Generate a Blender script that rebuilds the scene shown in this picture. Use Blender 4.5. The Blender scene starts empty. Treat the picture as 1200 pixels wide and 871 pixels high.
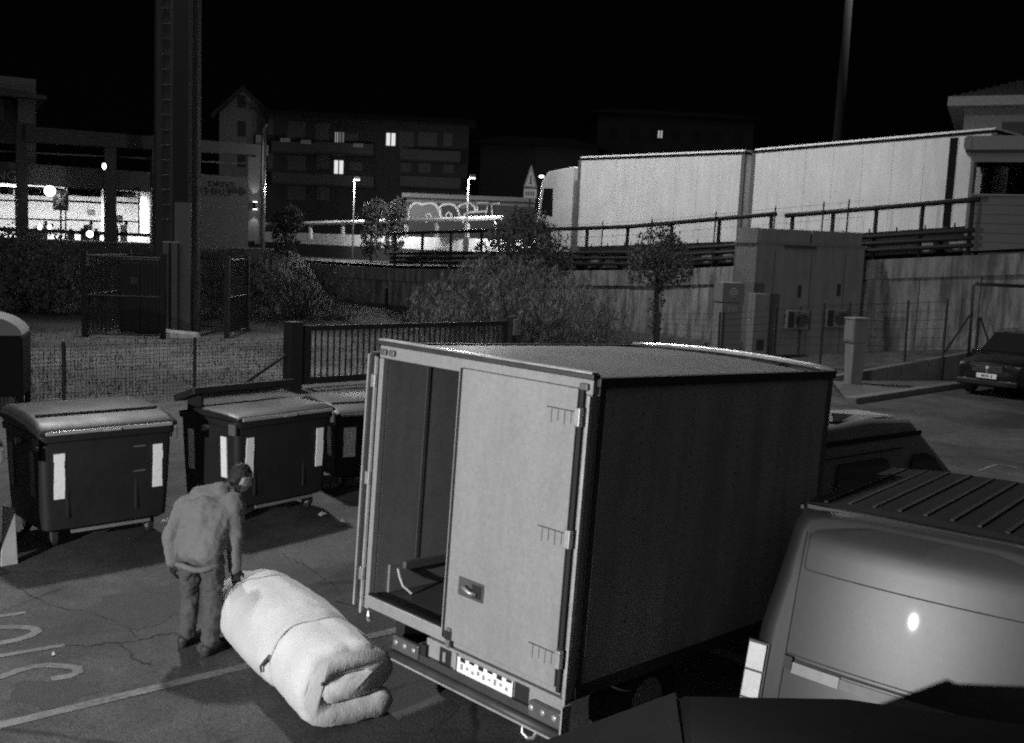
import bpy, bmesh, math, random
from mathutils import Vector, Matrix, Euler, noise as mnoise
S = bpy.context.scene
C = S.collection
PI = math.pi
R = math.radians
rnd = random.Random(7)

# ------------------------------------------------------------------ camera
PITCH, ROLL, CAMH, FPX = R(6.8), R(2.5), 3.5, 1200.0
_f = Vector((0, math.cos(PITCH), -math.sin(PITCH)))
_u0 = Vector((0, math.sin(PITCH), math.cos(PITCH)))
_r0 = Vector((1, 0, 0))
_u = _u0 * math.cos(ROLL) - _r0 * math.sin(ROLL)
_r = _r0 * math.cos(ROLL) + _u0 * math.sin(ROLL)
cam = bpy.data.objects.new('camera', bpy.data.cameras.new('camera'))
C.objects.link(cam)
m = Matrix((( _r.x, _u.x, -_f.x), (_r.y, _u.y, -_f.y), (_r.z, _u.z, -_f.z)))
cam.matrix_world = Matrix.Translation((0, 0, CAMH)) @ m.to_4x4()
cam.data.sensor_width = 36
cam.data.lens = 36
cam.data.clip_start = 0.05
cam.data.clip_end = 3000
S.camera = cam

# ------------------------------------------------------------------ world, night
wd = bpy.data.worlds.new('World')
S.world = wd
wd.use_nodes = True
wn = wd.node_tree
sky = wn.nodes.new('ShaderNodeTexSky')
sky.sky_type = 'NISHITA'
sky.sun_disc = False
sky.sun_elevation = R(2)
sky.sun_rotation = R(160)
bw = wn.nodes.new('ShaderNodeRGBToBW')
wn.links.new(sky.outputs[0], bw.inputs[0])
bg = wn.nodes['Background']
wn.links.new(bw.outputs[0], bg.inputs[0])
bg.inputs[1].default_value = 0.00035
sun = bpy.data.objects.new('moonlight', bpy.data.lights.new('moonlight', 'SUN'))  # wide soft sun added as fill, standing in for sky glow
sun.data.energy = 0.26
sun.data.angle = R(70)
sun.rotation_euler = (R(52), 0, R(-14))
C.objects.link(sun)
LAMP_YARD = 6000      # floodlight on the pole behind and beside the camera
LAMP_MAST = 47000      # floodlights on top of the tall mast, towards the yard
LAMP_MAST_ROAD = 26000
LAMP_ROAD = 2600
LAMP_SHOP = 240

S.view_settings.view_transform = 'Standard'
S.view_settings.look = 'None'
S.view_settings.exposure = 0
S.view_settings.gamma = 1
S.cycles.use_denoising = False
S.cycles.use_adaptive_sampling = True
S.cycles.adaptive_threshold = 0.4
S.cycles.adaptive_min_samples = 32
S.cycles.filter_width = 2.1
S.cycles.max_bounces = 5
S.cycles.diffuse_bounces = 2
S.cycles.sample_clamp_indirect = 2.0
S.cycles.caustics_reflective = False
S.cycles.caustics_refractive = False

# ------------------------------------------------------------------ setting-out helpers
def ray(px, py):
    return _f + _r * ((px - 600) / FPX) - _u * ((py - 435.5) / FPX)
def G(px, py, z=0.0):
    d = ray(px, py); t = (z - CAMH) / d.z
    return Vector((0, 0, CAMH)) + d * t
def AT(px, py, Y):
    d = ray(px, py)
    return Vector((0, 0, CAMH)) + d * (Y / d.y)
class Plane:
    """an upright plane through P0 with horizontal axis at angle ang; loc() gives (along, height)"""
    def __init__(s, P0, ang):
        s.p = Vector((P0[0], P0[1], 0)); s.ang = ang
        s.a = Vector((math.cos(ang), math.sin(ang), 0)); s.n = Vector((-math.sin(ang), math.cos(ang), 0))
    def loc(s, px, py):
        d = ray(px, py); o = Vector((0, 0, CAMH))
        t = (s.p - o).dot(s.n) / d.dot(s.n)
        q = o + d * t
        return ((q - s.p).dot(s.a), q.z)
    def world(s, a, b, z):
        return s.p + s.a * a + s.n * b + Vector((0, 0, z))

# ------------------------------------------------------------------ materials
_mats = {}
def nn(t, k, **kw):
    n = t.nodes.new(k)
    for a, b in kw.items():
        if a.startswith('i_'):
            n.inputs[int(a[2:])].default_value = b
        else:
            setattr(n, a, b)
    return n
def mth(t, op, a, b=None, clamp=False):
    n = t.nodes.new('ShaderNodeMath'); n.operation = op; n.use_clamp = clamp
    for i, x in enumerate((a, b)):
        if x is None: continue
        if isinstance(x, (int, float)): n.inputs[i].default_value = x
        else: t.links.new(x, n.inputs[i])
    return n.outputs[0]
def ramp(t, fac, stops):
    n = t.nodes.new('ShaderNodeValToRGB')
    e = n.color_ramp.elements
    while len(e) < len(stops): e.new(0.5)
    for i, (p, v) in enumerate(stops):
        e[i].position = p; e[i].color = (v, v, v, 1)
    t.links.new(fac, n.inputs[0])
    return n.outputs[0]
def noise(t, co, scale, detail=4, rough=0.55, dist=0.0):
    n = t.nodes.new('ShaderNodeTexNoise')
    n.inputs['Scale'].default_value = scale; n.inputs['Detail'].default_value = detail
    n.inputs['Roughness'].default_value = rough; n.inputs['Distortion'].default_value = dist
    t.links.new(co, n.inputs['Vector'])
    return n.outputs[0]
def mapping(t, co, scale):
    n = t.nodes.new('ShaderNodeMapping'); n.inputs['Scale'].default_value = scale
    t.links.new(co, n.inputs[0]); return n.outputs[0]
def new_mat(name):
    mt = bpy.data.materials.new(name); mt.use_nodes = True
    t = mt.node_tree; p = t.nodes['Principled BSDF']
    co = t.nodes.new('ShaderNodeTexCoord')
    return mt, t, p, co
def M(name, v, rough=0.7, metal=0.0, var=0.2, scale=4.0, bump=0.0, bscale=60.0, spec=0.4, coat=0.0, streak=0.0, rvar=0.12, coatr=0.12, grain=0.16):
    if name in _mats: return _mats[name]
    mt, t, p, co = new_mat(name)
    o = co.outputs['Object']
    a = noise(t, o, scale, 5); b = noise(t, o, scale * 9, 3); gr_ = ramp(t, noise(t, o, 26, 7, 0.95), [(0.36, 1 - grain), (0.64, 1 + grain)])
    f = mth(t, 'ADD', mth(t, 'MULTIPLY', a, 0.65), mth(t, 'MULTIPLY', b, 0.35))
    k = ramp(t, f, [(0.3, 1 - var), (0.7, 1 + var * 0.6)])
    k = mth(t, 'MULTIPLY', k, gr_)
    if streak:
        s = noise(t, mapping(t, o, (1.6, 1.6, 0.22)), 2.4, 5, 0.65)
        k = mth(t, 'MULTIPLY', k, ramp(t, s, [(0.38, 1 - streak), (0.6, 1.0)]))
    val = mth(t, 'MULTIPLY', k, v, True)
    t.links.new(val, p.inputs['Base Color'])
    rr = mth(t, 'ADD', mth(t, 'MULTIPLY', a, rvar * 2), rough - rvar, True)
    t.links.new(rr, p.inputs['Roughness'])
    p.inputs['Metallic'].default_value = metal
    p.inputs['Specular IOR Level'].default_value = spec
    if coat:
        p.inputs['Coat Weight'].default_value = coat; p.inputs['Coat Roughness'].default_value = coatr
    if bump:
        bn = t.nodes.new('ShaderNodeBump'); bn.inputs['Strength'].default_value = bump; bn.inputs['Distance'].default_value = 0.02
        t.links.new(noise(t, o, bscale, 3), bn.inputs['Height']); t.links.new(bn.outputs[0], p.inputs['Normal'])
    _mats[name] = mt
    return mt
def EM(name, v, strength):
    if name in _mats: return _mats[name]
    mt = bpy.data.materials.new(name); mt.use_nodes = True; t = mt.node_tree
    t.nodes.clear()
    e = t.nodes.new('ShaderNodeEmission'); e.inputs[0].default_value = (v, v, v, 1); e.inputs[1].default_value = strength
    o = t.nodes.new('ShaderNodeOutputMaterial'); t.links.new(e.outputs[0], o.inputs[0])
    _mats[name] = mt
    return mt
def GLASS(name='window_glass', tint=0.02, rough=0.05):
    if name in _mats: return _mats[name]
    mt, t, p, co = new_mat(name)
    p.inputs['Base Color'].default_value = (tint,) * 3 + (1,)
    p.inputs['Roughness'].default_value = rough
    p.inputs['Specular IOR Level'].default_value = 0.6
    _mats[name] = mt
    return mt
def asphalt():
    mt, t, p, co = new_mat('asphalt'); o = co.outputs['Object']
    big = ramp(t, noise(t, o, 0.35, 4, 0.6, 0.6), [(0.34, 0.4), (0.48, 0.9), (0.66, 1.35)])
    mid = ramp(t, noise(t, o, 2.2, 5, 0.65, 0.4), [(0.3, 0.72), (0.7, 1.2)])
    fine = ramp(t, noise(t, o, 70, 2), [(0.3, 0.45), (0.7, 1.6)])
    agg = t.nodes.new('ShaderNodeTexVoronoi'); agg.inputs['Scale'].default_value = 110
    t.links.new(o, agg.inputs['Vector'])
    st = ramp(t, agg.outputs['Distance'], [(0.0, 1.5), (0.35, 0.9), (1.0, 0.8)])
    # cracks: thin voronoi cell edges broken up by noise
    wp = t.nodes.new('ShaderNodeMix'); wp.data_type = 'VECTOR'; wp.inputs[0].default_value = 0.12
    nz = t.nodes.new('ShaderNodeTexNoise'); nz.inputs['Scale'].default_value = 2.5; nz.inputs['Detail'].default_value = 5
    t.links.new(o, nz.inputs['Vector']); t.links.new(o, wp.inputs[4]); t.links.new(nz.outputs['Color'], wp.inputs[5])
    vo = t.nodes.new('ShaderNodeTexVoronoi'); vo.feature = 'DISTANCE_TO_EDGE'; vo.inputs['Scale'].default_value = 0.42
    t.links.new(wp.outputs[1], vo.inputs['Vector'])
    cr = ramp(t, vo.outputs['Distance'], [(0.0, 0.35), (0.006, 0.5), (0.013, 1.0)])
    mk = ramp(t, noise(t, o, 0.5, 3), [(0.46, 0.0), (0.54, 1.0)])
    crk = mth(t, 'SUBTRACT', 1.0, mth(t, 'MULTIPLY', mth(t, 'SUBTRACT', 1.0, cr), mk))
    k = mth(t, 'MULTIPLY', mth(t, 'MULTIPLY', big, mid), mth(t, 'MULTIPLY', fine, st))
    k = mth(t, 'MULTIPLY', k, crk)
    t.links.new(mth(t, 'MULTIPLY', k, 0.062, True), p.inputs['Base Color'])
    p.inputs['Roughness'].default_value = 0.85; p.inputs['Specular IOR Level'].default_value = 0.3
    bn = t.nodes.new('ShaderNodeBump'); bn.inputs['Strength'].default_value = 0.5; bn.inputs['Distance'].default_value = 0.006
    t.links.new(mth(t, 'ADD', noise(t, o, 90, 2), crk), bn.inputs['Height']); t.links.new(bn.outputs[0], p.inputs['Normal'])
    return mt
def field_mat():
    mt, t, p, co = new_mat('field'); o = co.outputs['Object']
    a = ramp(t, noise(t, o, 0.22, 5, 0.6, 0.5), [(0.35, 0.5), (0.65, 1.25)])
    b = ramp(t, noise(t, o, 3.0, 6, 0.7), [(0.3, 0.6), (0.7, 1.35)])
    t.links.new(mth(t, 'MULTIPLY', mth(t, 'MULTIPLY', a, b), 0.085, True), p.inputs['Base Color'])
    p.inputs['Roughness'].default_value = 0.95; p.inputs['Specular IOR Level'].default_value = 0.1
    bn = t.nodes.new('ShaderNodeBump'); bn.inputs['Strength'].default_value = 0.8; bn.inputs['Distance'].default_value = 0.05
    t.links.new(noise(t, o, 8, 5, 0.7), bn.inputs['Height']); t.links.new(bn.outputs[0], p.inputs['Normal'])
    return mt
def paint_mat():
    mt, t, p, co = new_mat('worn_road_paint'); o = co.outputs['Object']
    a = noise(t, o, 26, 5, 0.7); b = noise(t, o, 2.5, 3)
    k = ramp(t, mth(t, 'ADD', mth(t, 'MULTIPLY', a, 0.6), mth(t, 'MULTIPLY', b, 0.4)), [(0.40, 0.07), (0.52, 0.15), (0.66, 0.2)])
    t.links.new(k, p.inputs['Base Color']); p.inputs['Roughness'].default_value = 0.8
    return mt
def leaf_mat(name, v):
    if name in _mats: return _mats[name]
    mt, t, p, co = new_mat(name)
    oi = noise(t, co.outputs['Object'], 1.7, 3)
    k = ramp(t, oi, [(0.3, 0.55), (0.7, 1.4)])
    t.links.new(mth(t, 'MULTIPLY', k, v, True), p.inputs['Base Color'])
    p.inputs['Roughness'].default_value = 0.75; p.inputs['Specular IOR Level'].default_value = 0.2
    _mats[name] = mt
    return mt

# ------------------------------------------------------------------ mesh builder
def col(m4, p): return m4 @ Vector(p) if m4 is not None else Vector(p)
class MB:
    def __init__(s, mtx=None): s.v = []; s.f = []; s.mtx = mtx
    def add(s, vs, fs):
        o = len(s.v); s.v += [col(s.mtx, v) for v in vs]; s.f += [tuple(i + o for i in f) for f in fs]; return s
    def box(s, x0, x1, y0, y1, z0, z1):
        vs = [(x, y, z) for z in (z0, z1) for y in (y0, y1) for x in (x0, x1)]
        return s.add(vs, [(0, 2, 3, 1), (4, 5, 7, 6), (0, 1, 5, 4), (2, 6, 7, 3), (0, 4, 6, 2), (1, 3, 7, 5)])
    def hexa(s, b, t):
        """b, t: four corners each, same turning order"""
        return s.add(list(b) + list(t), [(3, 2, 1, 0), (4, 5, 6, 7)] + [(i, (i + 1) % 4, 4 + (i + 1) % 4, 4 + i) for i in range(4)])
    def prism(s, poly, fn0, fn1):
        """poly of 2-D points, fn0/fn1 map them to the two end faces"""
        n = len(poly)
        vs = [fn0(a, b) for a, b in poly] + [fn1(a, b) for a, b in poly]
        return s.add(vs, [tuple(range(n))[::-1], tuple(range(n, 2 * n))] + [(i, (i + 1) % n, n + (i + 1) % n, n + i) for i in range(n)])
    def cyl(s, p0, p1, r0, r1=None, n=10, cap=True):
        r1 = r0 if r1 is None else r1
        p0, p1 = Vector(p0), Vector(p1); d = p1 - p0
        if d.length < 1e-6: return s
        q = d.to_track_quat('Z', 'Y').to_matrix()
        vs = []
        for p, r in ((p0, r0), (p1, r1)):
            for i in range(n):
                a = 2 * PI * i / n; vs.append(p + q @ Vector((math.cos(a) * r, math.sin(a) * r, 0)))
        fs = [(i, (i + 1) % n, n + (i + 1) % n, n + i) for i in range(n)]
        if cap: fs += [tuple(range(n))[::-1], tuple(range(n, 2 * n))]
        return s.add(vs, fs)
    def tube(s, pts, r, n=6):
        pts = [Vector(p) for p in pts]; rs = r if isinstance(r, (list, tuple)) else [r] * len(pts)
        vs = []; fs = []
        for k, p in enumerate(pts):
            d = (pts[min(k + 1, len(pts) - 1)] - pts[max(k - 1, 0)])
            q = d.to_track_quat('Z', 'Y').to_matrix()
            for i in range(n):
                a = 2 * PI * i / n; vs.append(p + q @ Vector((math.cos(a) * rs[k], math.sin(a) * rs[k], 0)))
        for k in range(len(pts) - 1):
            for i in range(n):
                fs.append((k * n + i, k * n + (i + 1) % n, (k + 1) * n + (i + 1) % n, (k + 1) * n + i))
        fs += [tuple(range(n))[::-1], tuple(range((len(pts) - 1) * n, len(pts) * n))]
        return s.add(vs, fs)
    def rings(s, rings, cap=True):
        n = len(rings[0]); vs = [p for r in rings for p in r]; fs = []
        for k in range(len(rings) - 1):
            for i in range(n):
                fs.append((k * n + i, k * n + (i + 1) % n, (k + 1) * n + (i + 1) % n, (k + 1) * n + i))
        if cap: fs += [tuple(range(n))[::-1], tuple(range((len(rings) - 1) * n, len(rings) * n))]
        return s.add(vs, fs)
    def sphere(s, c, r, n=12, k=8):
        rr = r if isinstance(r, (tuple, list)) else (r, r, r); c = Vector(c); rings = []
        for j in range(k + 1):
            t = PI * j / k; w = max(math.sin(t), 0.02)
            rings.append([c + Vector((rr[0] * w * math.cos(2 * PI * i / n), rr[1] * w * math.sin(2 * PI * i / n), -rr[2] * math.cos(t))) for i in range(n)])
        return s.rings(rings)
    def build(s, name, mat, parent=None, smooth=False, bevel=0.0, seg=2):
        me = bpy.data.meshes.new(name)
        me.from_pydata([tuple(v) for v in s.v], [], s.f)
        me.update()
        b = bmesh.new(); b.from_mesh(me); bmesh.ops.recalc_face_normals(b, faces=b.faces); b.to_mesh(me); b.free()
        if smooth: me.shade_smooth()
        o = bpy.data.objects.new(name, me); C.objects.link(o)
        me.materials.append(mat)
        if parent is not None: o.parent = parent
        if bevel:
            md = o.modifiers.new('bevel', 'BEVEL'); md.width = bevel; md.segments = seg; md.limit_method = 'ANGLE'; md.angle_limit = R(35)
            if not smooth:
                me.shade_smooth(); md.harden_normals = True
        return o
def tag(o, label=None, cat=None, group=None, kind=None):
    if label: o['label'] = label
    if cat: o['category'] = cat
    if group: o['group'] = group
    if kind: o['kind'] = kind
    return o
def thing(name, label, cat, loc=(0, 0, 0), rz=0.0, group=None, mtx=None):
    o = bpy.data.objects.new(name, None); C.objects.link(o); o.empty_display_size = 0.2
    if mtx is not None: o.matrix_world = mtx
    else: o.location = loc; o.rotation_euler = (0, 0, rz)
    return tag(o, label, cat, group)
def bx(name, mat, parent, *a, bevel=0.0): return MB().box(*a).build(name, mat, parent, bevel=bevel)
def rrect(x0, x1, y0, y1, r, n=4):
    p = []
    for cx, cy, a0 in ((x1 - r, y0 + r, -PI / 2), (x1 - r, y1 - r, 0), (x0 + r, y1 - r, PI / 2), (x0 + r, y0 + r, PI)):
        for i in range(n + 1):
            a = a0 + PI / 2 * i / n; p.append((cx + r * math.cos(a), cy + r * math.sin(a)))
    return p
def smooth01(x): x = max(0.0, min(1.0, x)); return x * x * (3 - 2 * x)
def lerp_tab(tab, x):
    if x <= tab[0][0]: return tab[0][1]
    for (a, b), (c, d) in zip(tab, tab[1:]):
        if x <= c: return b + (d - b) * (x - a) / (c - a)
    return tab[-1][1]
def aim(o, p, q):
    o.location = p; o.rotation_euler = (Vector(q) - Vector(p)).to_track_quat('-Z', 'Y').to_euler()
def spot(name, p, q, power, cone, blend=0.5, rad=0.15, parent=None):
    l = bpy.data.lights.new(name, 'SPOT'); l.energy = power; l.spot_size = R(cone); l.spot_blend = blend; l.shadow_soft_size = rad
    o = bpy.data.objects.new(name, l); C.objects.link(o); aim(o, p, q)
    if parent is not None:
        o.parent = parent; bpy.context.view_layer.update(); o.matrix_parent_inverse = parent.matrix_world.inverted()
    return o

UA = R(44.5)                                   # direction of the yard's grid
U = Vector((math.cos(UA), math.sin(UA), 0)); V = Vector((-math.sin(UA), math.cos(UA), 0))
WANG = math.atan2(-0.724, 0.69)                # direction of the road and its retaining wall
WP = Plane((8.5, 39.5), WANG)
ZT = [(-30, 2.15), (-22, 2.2), (-6, 2.75), (6, 3.72), (11, 4.12), (30, 5.6)]
def ztop(s): return lerp_tab(ZT, s)
def zroad(s): return ztop(s) + 0.15
def zground(x, y):
    s = (x - 8.5) * WP.a.x + (y - 39.5) * WP.a.y
    t = (x - 8.5) * WP.n.x + (y - 39.5) * WP.n.y
    z = 0.3 * smooth01((t + 1.5) / 1.4) if x > -6 else 0.25 * smooth01((y - 38) / 10)
    rise = smooth01((y - 46) / 9) * smooth01((-9 - x) / 5)
    return max(z, 2.9 * rise)

# ------------------------------------------------------------------ setting: ground
asph = asphalt(); fieldm = field_mat(); paint = paint_mat()
conc = M('concrete', 0.3, 0.9, var=0.3, scale=1.2, bump=0.3, bscale=30, streak=0.62)
kerbm = M('kerb_stone', 0.13, 0.9, var=0.3, scale=3, bump=0.3, bscale=40)
def sheet(name, fn, us, vs, mat, kind='structure'):
    b = MB(); nu, nv = len(us), len(vs)
    b.v = [Vector(fn(u, v)) for v in vs for u in us]
    b.f = [(j * nu + i, j * nu + i + 1, (j + 1) * nu + i + 1, (j + 1) * nu + i) for j in range(nv - 1) for i in range(nu - 1)]
    o = b.build(name, mat, smooth=True); o['kind'] = kind; return o
def steps(*seg):
    out = []
    for a, b, n in seg: out += [a + (b - a) * i / n for i in range(n)]
    return out + [seg[-1][1]]
ss = steps((-900, -60, 12), (-60, 30, 90), (30, 900, 12))
def low_pt(s, t):
    p = WP.world(s, t, 0); return (p.x, p.y, zground(p.x, p.y))
sheet('ground', low_pt, ss, steps((-600, -60, 10), (-60, -0.2, 60)), fieldm)
def high_pt(s, t):
    p = WP.world(s, t, 0)
    return (p.x, p.y, (zroad(s) if t < 14 else zroad(s) * (1 - smooth01((t - 14) / 30)) + 2.6 * smooth01((t - 14) / 30)))
sheet('upper_ground', high_pt, ss, [12, 14, 18, 22, 28, 36, 44, 80, 200, 900], fieldm)
sheet('road', lambda s, t: (WP.world(s, t, 0).x, WP.world(s, t, 0).y, zroad(s) + 0.004), steps((-300, -60, 8), (-60, 40, 50), (40, 300, 8)), [0.25, 3, 6, 9, 12],
      M('road_asphalt', 0.07, 0.85, var=0.25, scale=2))
# yard asphalt: everything on the camera's side of the fence line
FL = Vector((-8.92, 20.2, 0))
def lot_pt(a, b):
    p = FL + U * a - V * b; return (p.x, p.y, 0.006 + max(0, zground(p.x, p.y)))
sheet('parking_lot', lot_pt, steps((-60, -12, 6), (-12, 40, 52), (40, 60, 3)), steps((-0.3, 30, 30), (30, 70, 8)), asph)
def paint_poly(name, pts, z=0.011):
    b = MB(); b.add([(p.x, p.y, z) for p in pts], [tuple(range(len(pts)))])
    o = b.build(name, paint); o['kind'] = 'structure'; return o
def stripe(name, p, q, w):
    p, q = Vector(p), Vector(q); d = (q - p); d.z = 0; d.normalize(); n = Vector((-d.y, d.x, 0)) * w / 2
    N = 24; b = MB(); vs = []
    for i in range(N + 1):
        c = p + (q - p) * i / N
        e = 0.012 * (rnd.random() - 0.5), 0.012 * (rnd.random() - 0.5)
        vs += [c + n * (1 + e[0] * 8), c - n * (1 + e[1] * 8)]
    b.add([(v.x, v.y, 0.011) for v in vs], [(2 * i, 2 * i + 1, 2 * i + 3, 2 * i + 2) for i in range(N)])
    o = b.build(name, paint); o['kind'] = 'structure'; return o
stripe('road_marking', G(-60, 866), G(500, 731), 0.11)
stripe('road_marking', G(-40, 777), G(76, 757), 0.07)
stripe('road_marking', G(-40, 729), G(30, 719), 0.07)
def arc_mark(pts, w):
    ps = [G(*p) for p in pts]; b = MB(); vs = []
    for i, p in enumerate(ps):
        d = (ps[min(i + 1, len(ps) - 1)] - ps[max(i - 1, 0)]); d.normalize(); n = Vector((-d.y, d.x, 0)) * w / 2
        vs += [(p.x + n.x, p.y + n.y, 0.011), (p.x - n.x, p.y - n.y, 0.011)]
    b.add(vs, [(2 * i, 2 * i + 1, 2 * i + 3, 2 * i + 2) for i in range(len(ps) - 1)])
    o = b.build('road_marking', paint); o['kind'] = 'structure'
arc_mark([(-30, 736), (0, 736.5), (25, 736), (40, 738), (44, 741), (36, 746), (20, 751), (0, 755), (-30, 760)], 0.09)
arc_mark([(-30, 800), (0, 795), (20, 788), (36, 783), (55, 781), (75, 782), (90, 784), (92, 789), (80, 794), (60, 797)], 0.09)
arc_mark([(1146, 553), (1157, 548.5), (1168, 545), (1180, 546.5), (1192, 549)], 0.07)

crackm = M('crack_dark', .018, .95)
def crack(pts, w):
    ps = []
    for a, b in zip(pts, pts[1:]):
        for k in range(6):
            t = k / 6; ps.append(G(a[0] + (b[0] - a[0]) * t + rnd.gauss(0, .8), a[1] + (b[1] - a[1]) * t + rnd.gauss(0, .8)))
    vs = []
    for i, p in enumerate(ps):
        d = (ps[min(i + 1, len(ps) - 1)] - ps[max(i - 1, 0)]); d.normalize(); n = Vector((-d.y, d.x, 0)) * w * (.15 + .6 * rnd.random()) / 2
        vs += [(p.x + n.x, p.y + n.y, .0095), (p.x - n.x, p.y - n.y, .0095)]
    o = MB().add(vs, [(2 * i, 2 * i + 1, 2 * i + 3, 2 * i + 2) for i in range(len(ps) - 1)]).build('asphalt_crack', crackm); o['kind'] = 'structure'
crack([(70, 757), (100, 758), (135, 755), (165, 751), (190, 745), (215, 742)], .025)
crack([(140, 756), (152, 764), (155, 772), (165, 777), (178, 781)], .02)
crack([(392, 704), (412, 711), (428, 708), (442, 702), (460, 700)], .03)
crack([(330, 650), (360, 665), (395, 690), (405, 704)], .015)
crack([(20, 690), (60, 712), (110, 720), (150, 735), (160, 750)], .012)
patchm = M('patch_asphalt', .053, .9, var=.35, scale=5, bump=.5, bscale=80, grain=.3)
for pts in ([(120, 700), (205, 686), (225, 715), (160, 740), (110, 722)], [(20, 800), (90, 795), (120, 812), (60, 832), (10, 822)], [(480, 800), (540, 830), (500, 862), (430, 850)], [(1040, 500), (1110, 492), (1130, 505), (1060, 516)]):
    ps = []
    for a, b in zip(pts, pts[1:] + pts[:1]):
        for k in range(5): t = k / 5; ps.append(G(a[0] + (b[0] - a[0]) * t + rnd.gauss(0, 1.6), a[1] + (b[1] - a[1]) * t + rnd.gauss(0, 1.6)))
    o = MB().add([(p.x, p.y, .0085) for p in ps], [tuple(range(len(ps)))]).build('asphalt_patch', patchm); o['kind'] = 'structure'

# kerbs and pavement strip to the right
def kerb_run(name, p, q, w, h, mat=kerbm, z=0.0, n=1):
    p, q = Vector((p[0], p[1], 0)), Vector((q[0], q[1], 0)); L = (q - p).length; ang = math.atan2(q.y - p.y, q.x - p.x)
    e = bpy.data.objects.new(name, None); C.objects.link(e); e.location = (p.x, p.y, z); e.rotation_euler = (0, 0, ang); e['kind'] = 'structure'
    for i in range(n):
        MB().box(L * i / n + 0.006, L * (i + 1) / n - 0.006, 0, w, -0.1, h + 0.006 * (rnd.random() - 0.5)).build('kerb_stone', mat, e, bevel=0.02)
    return e
k1, k2 = G(1003, 474), G(1165, 449)
kerb_run('kerb', k1, k2, 0.3, 0.16, n=8)
kb0, kb1 = G(975, 447, 0.08), AT(1150, 416, 31.7)
e = bpy.data.objects.new('verge_kerb', None); C.objects.link(e); e['kind'] = 'structure'
kdir = (kb1 - kb0); knr = Vector((-kdir.y, kdir.x, 0)).normalized()
for i in range(12):
    p, q = kb0 + kdir * ((i + .02) / 11), kb0 + kdir * ((i + .98) / 11)
    lo = Vector((0, 0, .9)); w_ = knr * .25; up_ = Vector((0, 0, .14))
    MB().hexa([p - lo, q - lo, q + w_ - lo, p + w_ - lo], [p + up_, q + up_, q + w_ + up_, p + w_ + up_]).build('kerb_stone', kerbm, e, bevel=.02)
pvm = M('pavement_asphalt', 0.085, 0.9, var=0.3, scale=1.5, bump=0.3)
kn = Vector((-(k2 - k1).y, (k2 - k1).x, 0)).normalized() * .3
A0, A1 = k1 + kn, k2 + kn
o = MB().add([(A0.x, A0.y, .12), (A1.x, A1.y, .12), (kb1.x, kb1.y, kb1.z - .05), (kb0.x, kb0.y, .1)], [(0, 1, 2, 3)]).build('pavement', pvm); o['kind'] = 'structure'
v0, v1 = kb0 + knr * .25, kb0 + kdir * 1.09 + knr * .25
o = MB().add([(v0.x, v0.y, v0.z + .06), (v1.x, v1.y, v1.z + .06), (v1.x + 1.2, v1.y + 1.2, v1.z + .1), (v0.x + 2.6, v0.y + 5.2, .5), (v0.x - 2.5, v0.y + 4, .25)], [(0, 1, 2, 3, 4)]).build('verge', fieldm); o['kind'] = 'structure'

# ------------------------------------------------------------------ retaining wall and road furniture
e = thing('retaining_wall', 'stained grey concrete retaining wall of upright panels carrying the road', 'wall', (WP.p.x, WP.p.y, 0), WANG)
bounds = [-40]
while bounds[-1] < 26: bounds.append(bounds[-1] + rnd.choice((1.7, 2.0, 2.1, 2.3)))
for a, b in zip(bounds, bounds[1:]):
    dy = 0.04 * (rnd.random() - 0.5); za = ztop(a) - 0.34; zb = ztop(b) - 0.34
    cut = 0.3 * (rnd.random() < 0.5)
    MB().hexa([(a + .012, -0.05 + dy, -0.6), (b - .012, -0.05 + dy, -0.6), (b - .012, 0.3, -0.6), (a + .012, 0.3, -0.6)],
              [(a + .012, -0.05 + dy, za - cut), (b - .012, -0.05 + dy, zb - cut), (b - .012, 0.3, zb - cut), (a + .012, 0.3, za - cut)]).build('panel', conc, e)
for a in range(-40, 26, 6):
    b = a + 6
    MB().hexa([(a, -0.13, ztop(a) - 0.66), (b - .01, -0.13, ztop(b) - 0.66), (b - .01, 0.32, ztop(b) - 0.66), (a, 0.32, ztop(a) - 0.66)],
              [(a, -0.13, ztop(a)), (b - .01, -0.13, ztop(b)), (b - .01, 0.32, ztop(b)), (a, 0.32, ztop(a))]).build('coping', conc, e)
steel = M('dark_galvanised_steel', 0.022, 0.6, 0.1, var=0.3, scale=3)
def guard_rail(label, s0, s1, hgt, spacing, t=0.12):
    g = thing('guard_rail', label, 'guard rail', (WP.p.x, WP.p.y, 0), WANG, group='dark guard rails along the road edge')
    n = max(2, int((s1 - s0) / spacing))
    for i in range(n + 1):
        s = s0 + (s1 - s0) * i / n
        MB().box(s - 0.05, s + 0.05, t - 0.02, t + 0.09, ztop(s) + 0.003, ztop(s) + hgt - 0.02).build('post', steel, g)
    top = MB().tube([(s0 - 0.25 + (s1 - s0 + 0.5) * i / 10, t - 0.06, ztop(s0 - .25 + (s1 - s0 + .5) * i / 10) + hgt) for i in range(11)], 0.085, 8)
    top.build('top_rail', steel, g, smooth=True)
    for k, zz in enumerate((0.32, 0.56, 0.80)):
        MB().tube([(s0 - 0.2 + (s1 - s0 + 0.4) * i / 10, t - 0.13, ztop(s0 - .2 + (s1 - s0 + .4) * i / 10) + zz) for i in range(11)], 0.085, 6).build('beam', steel, g, smooth=True)
    return g
guard_rail('dark triple-beam guard rail rising beside the small cabin', 2.1, 8.6, 1.78, 1.5)
guard_rail('dark triple-beam guard rail running behind the shrubs below the long truck', -22, 1.2, 1.88, 2.3)
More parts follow.
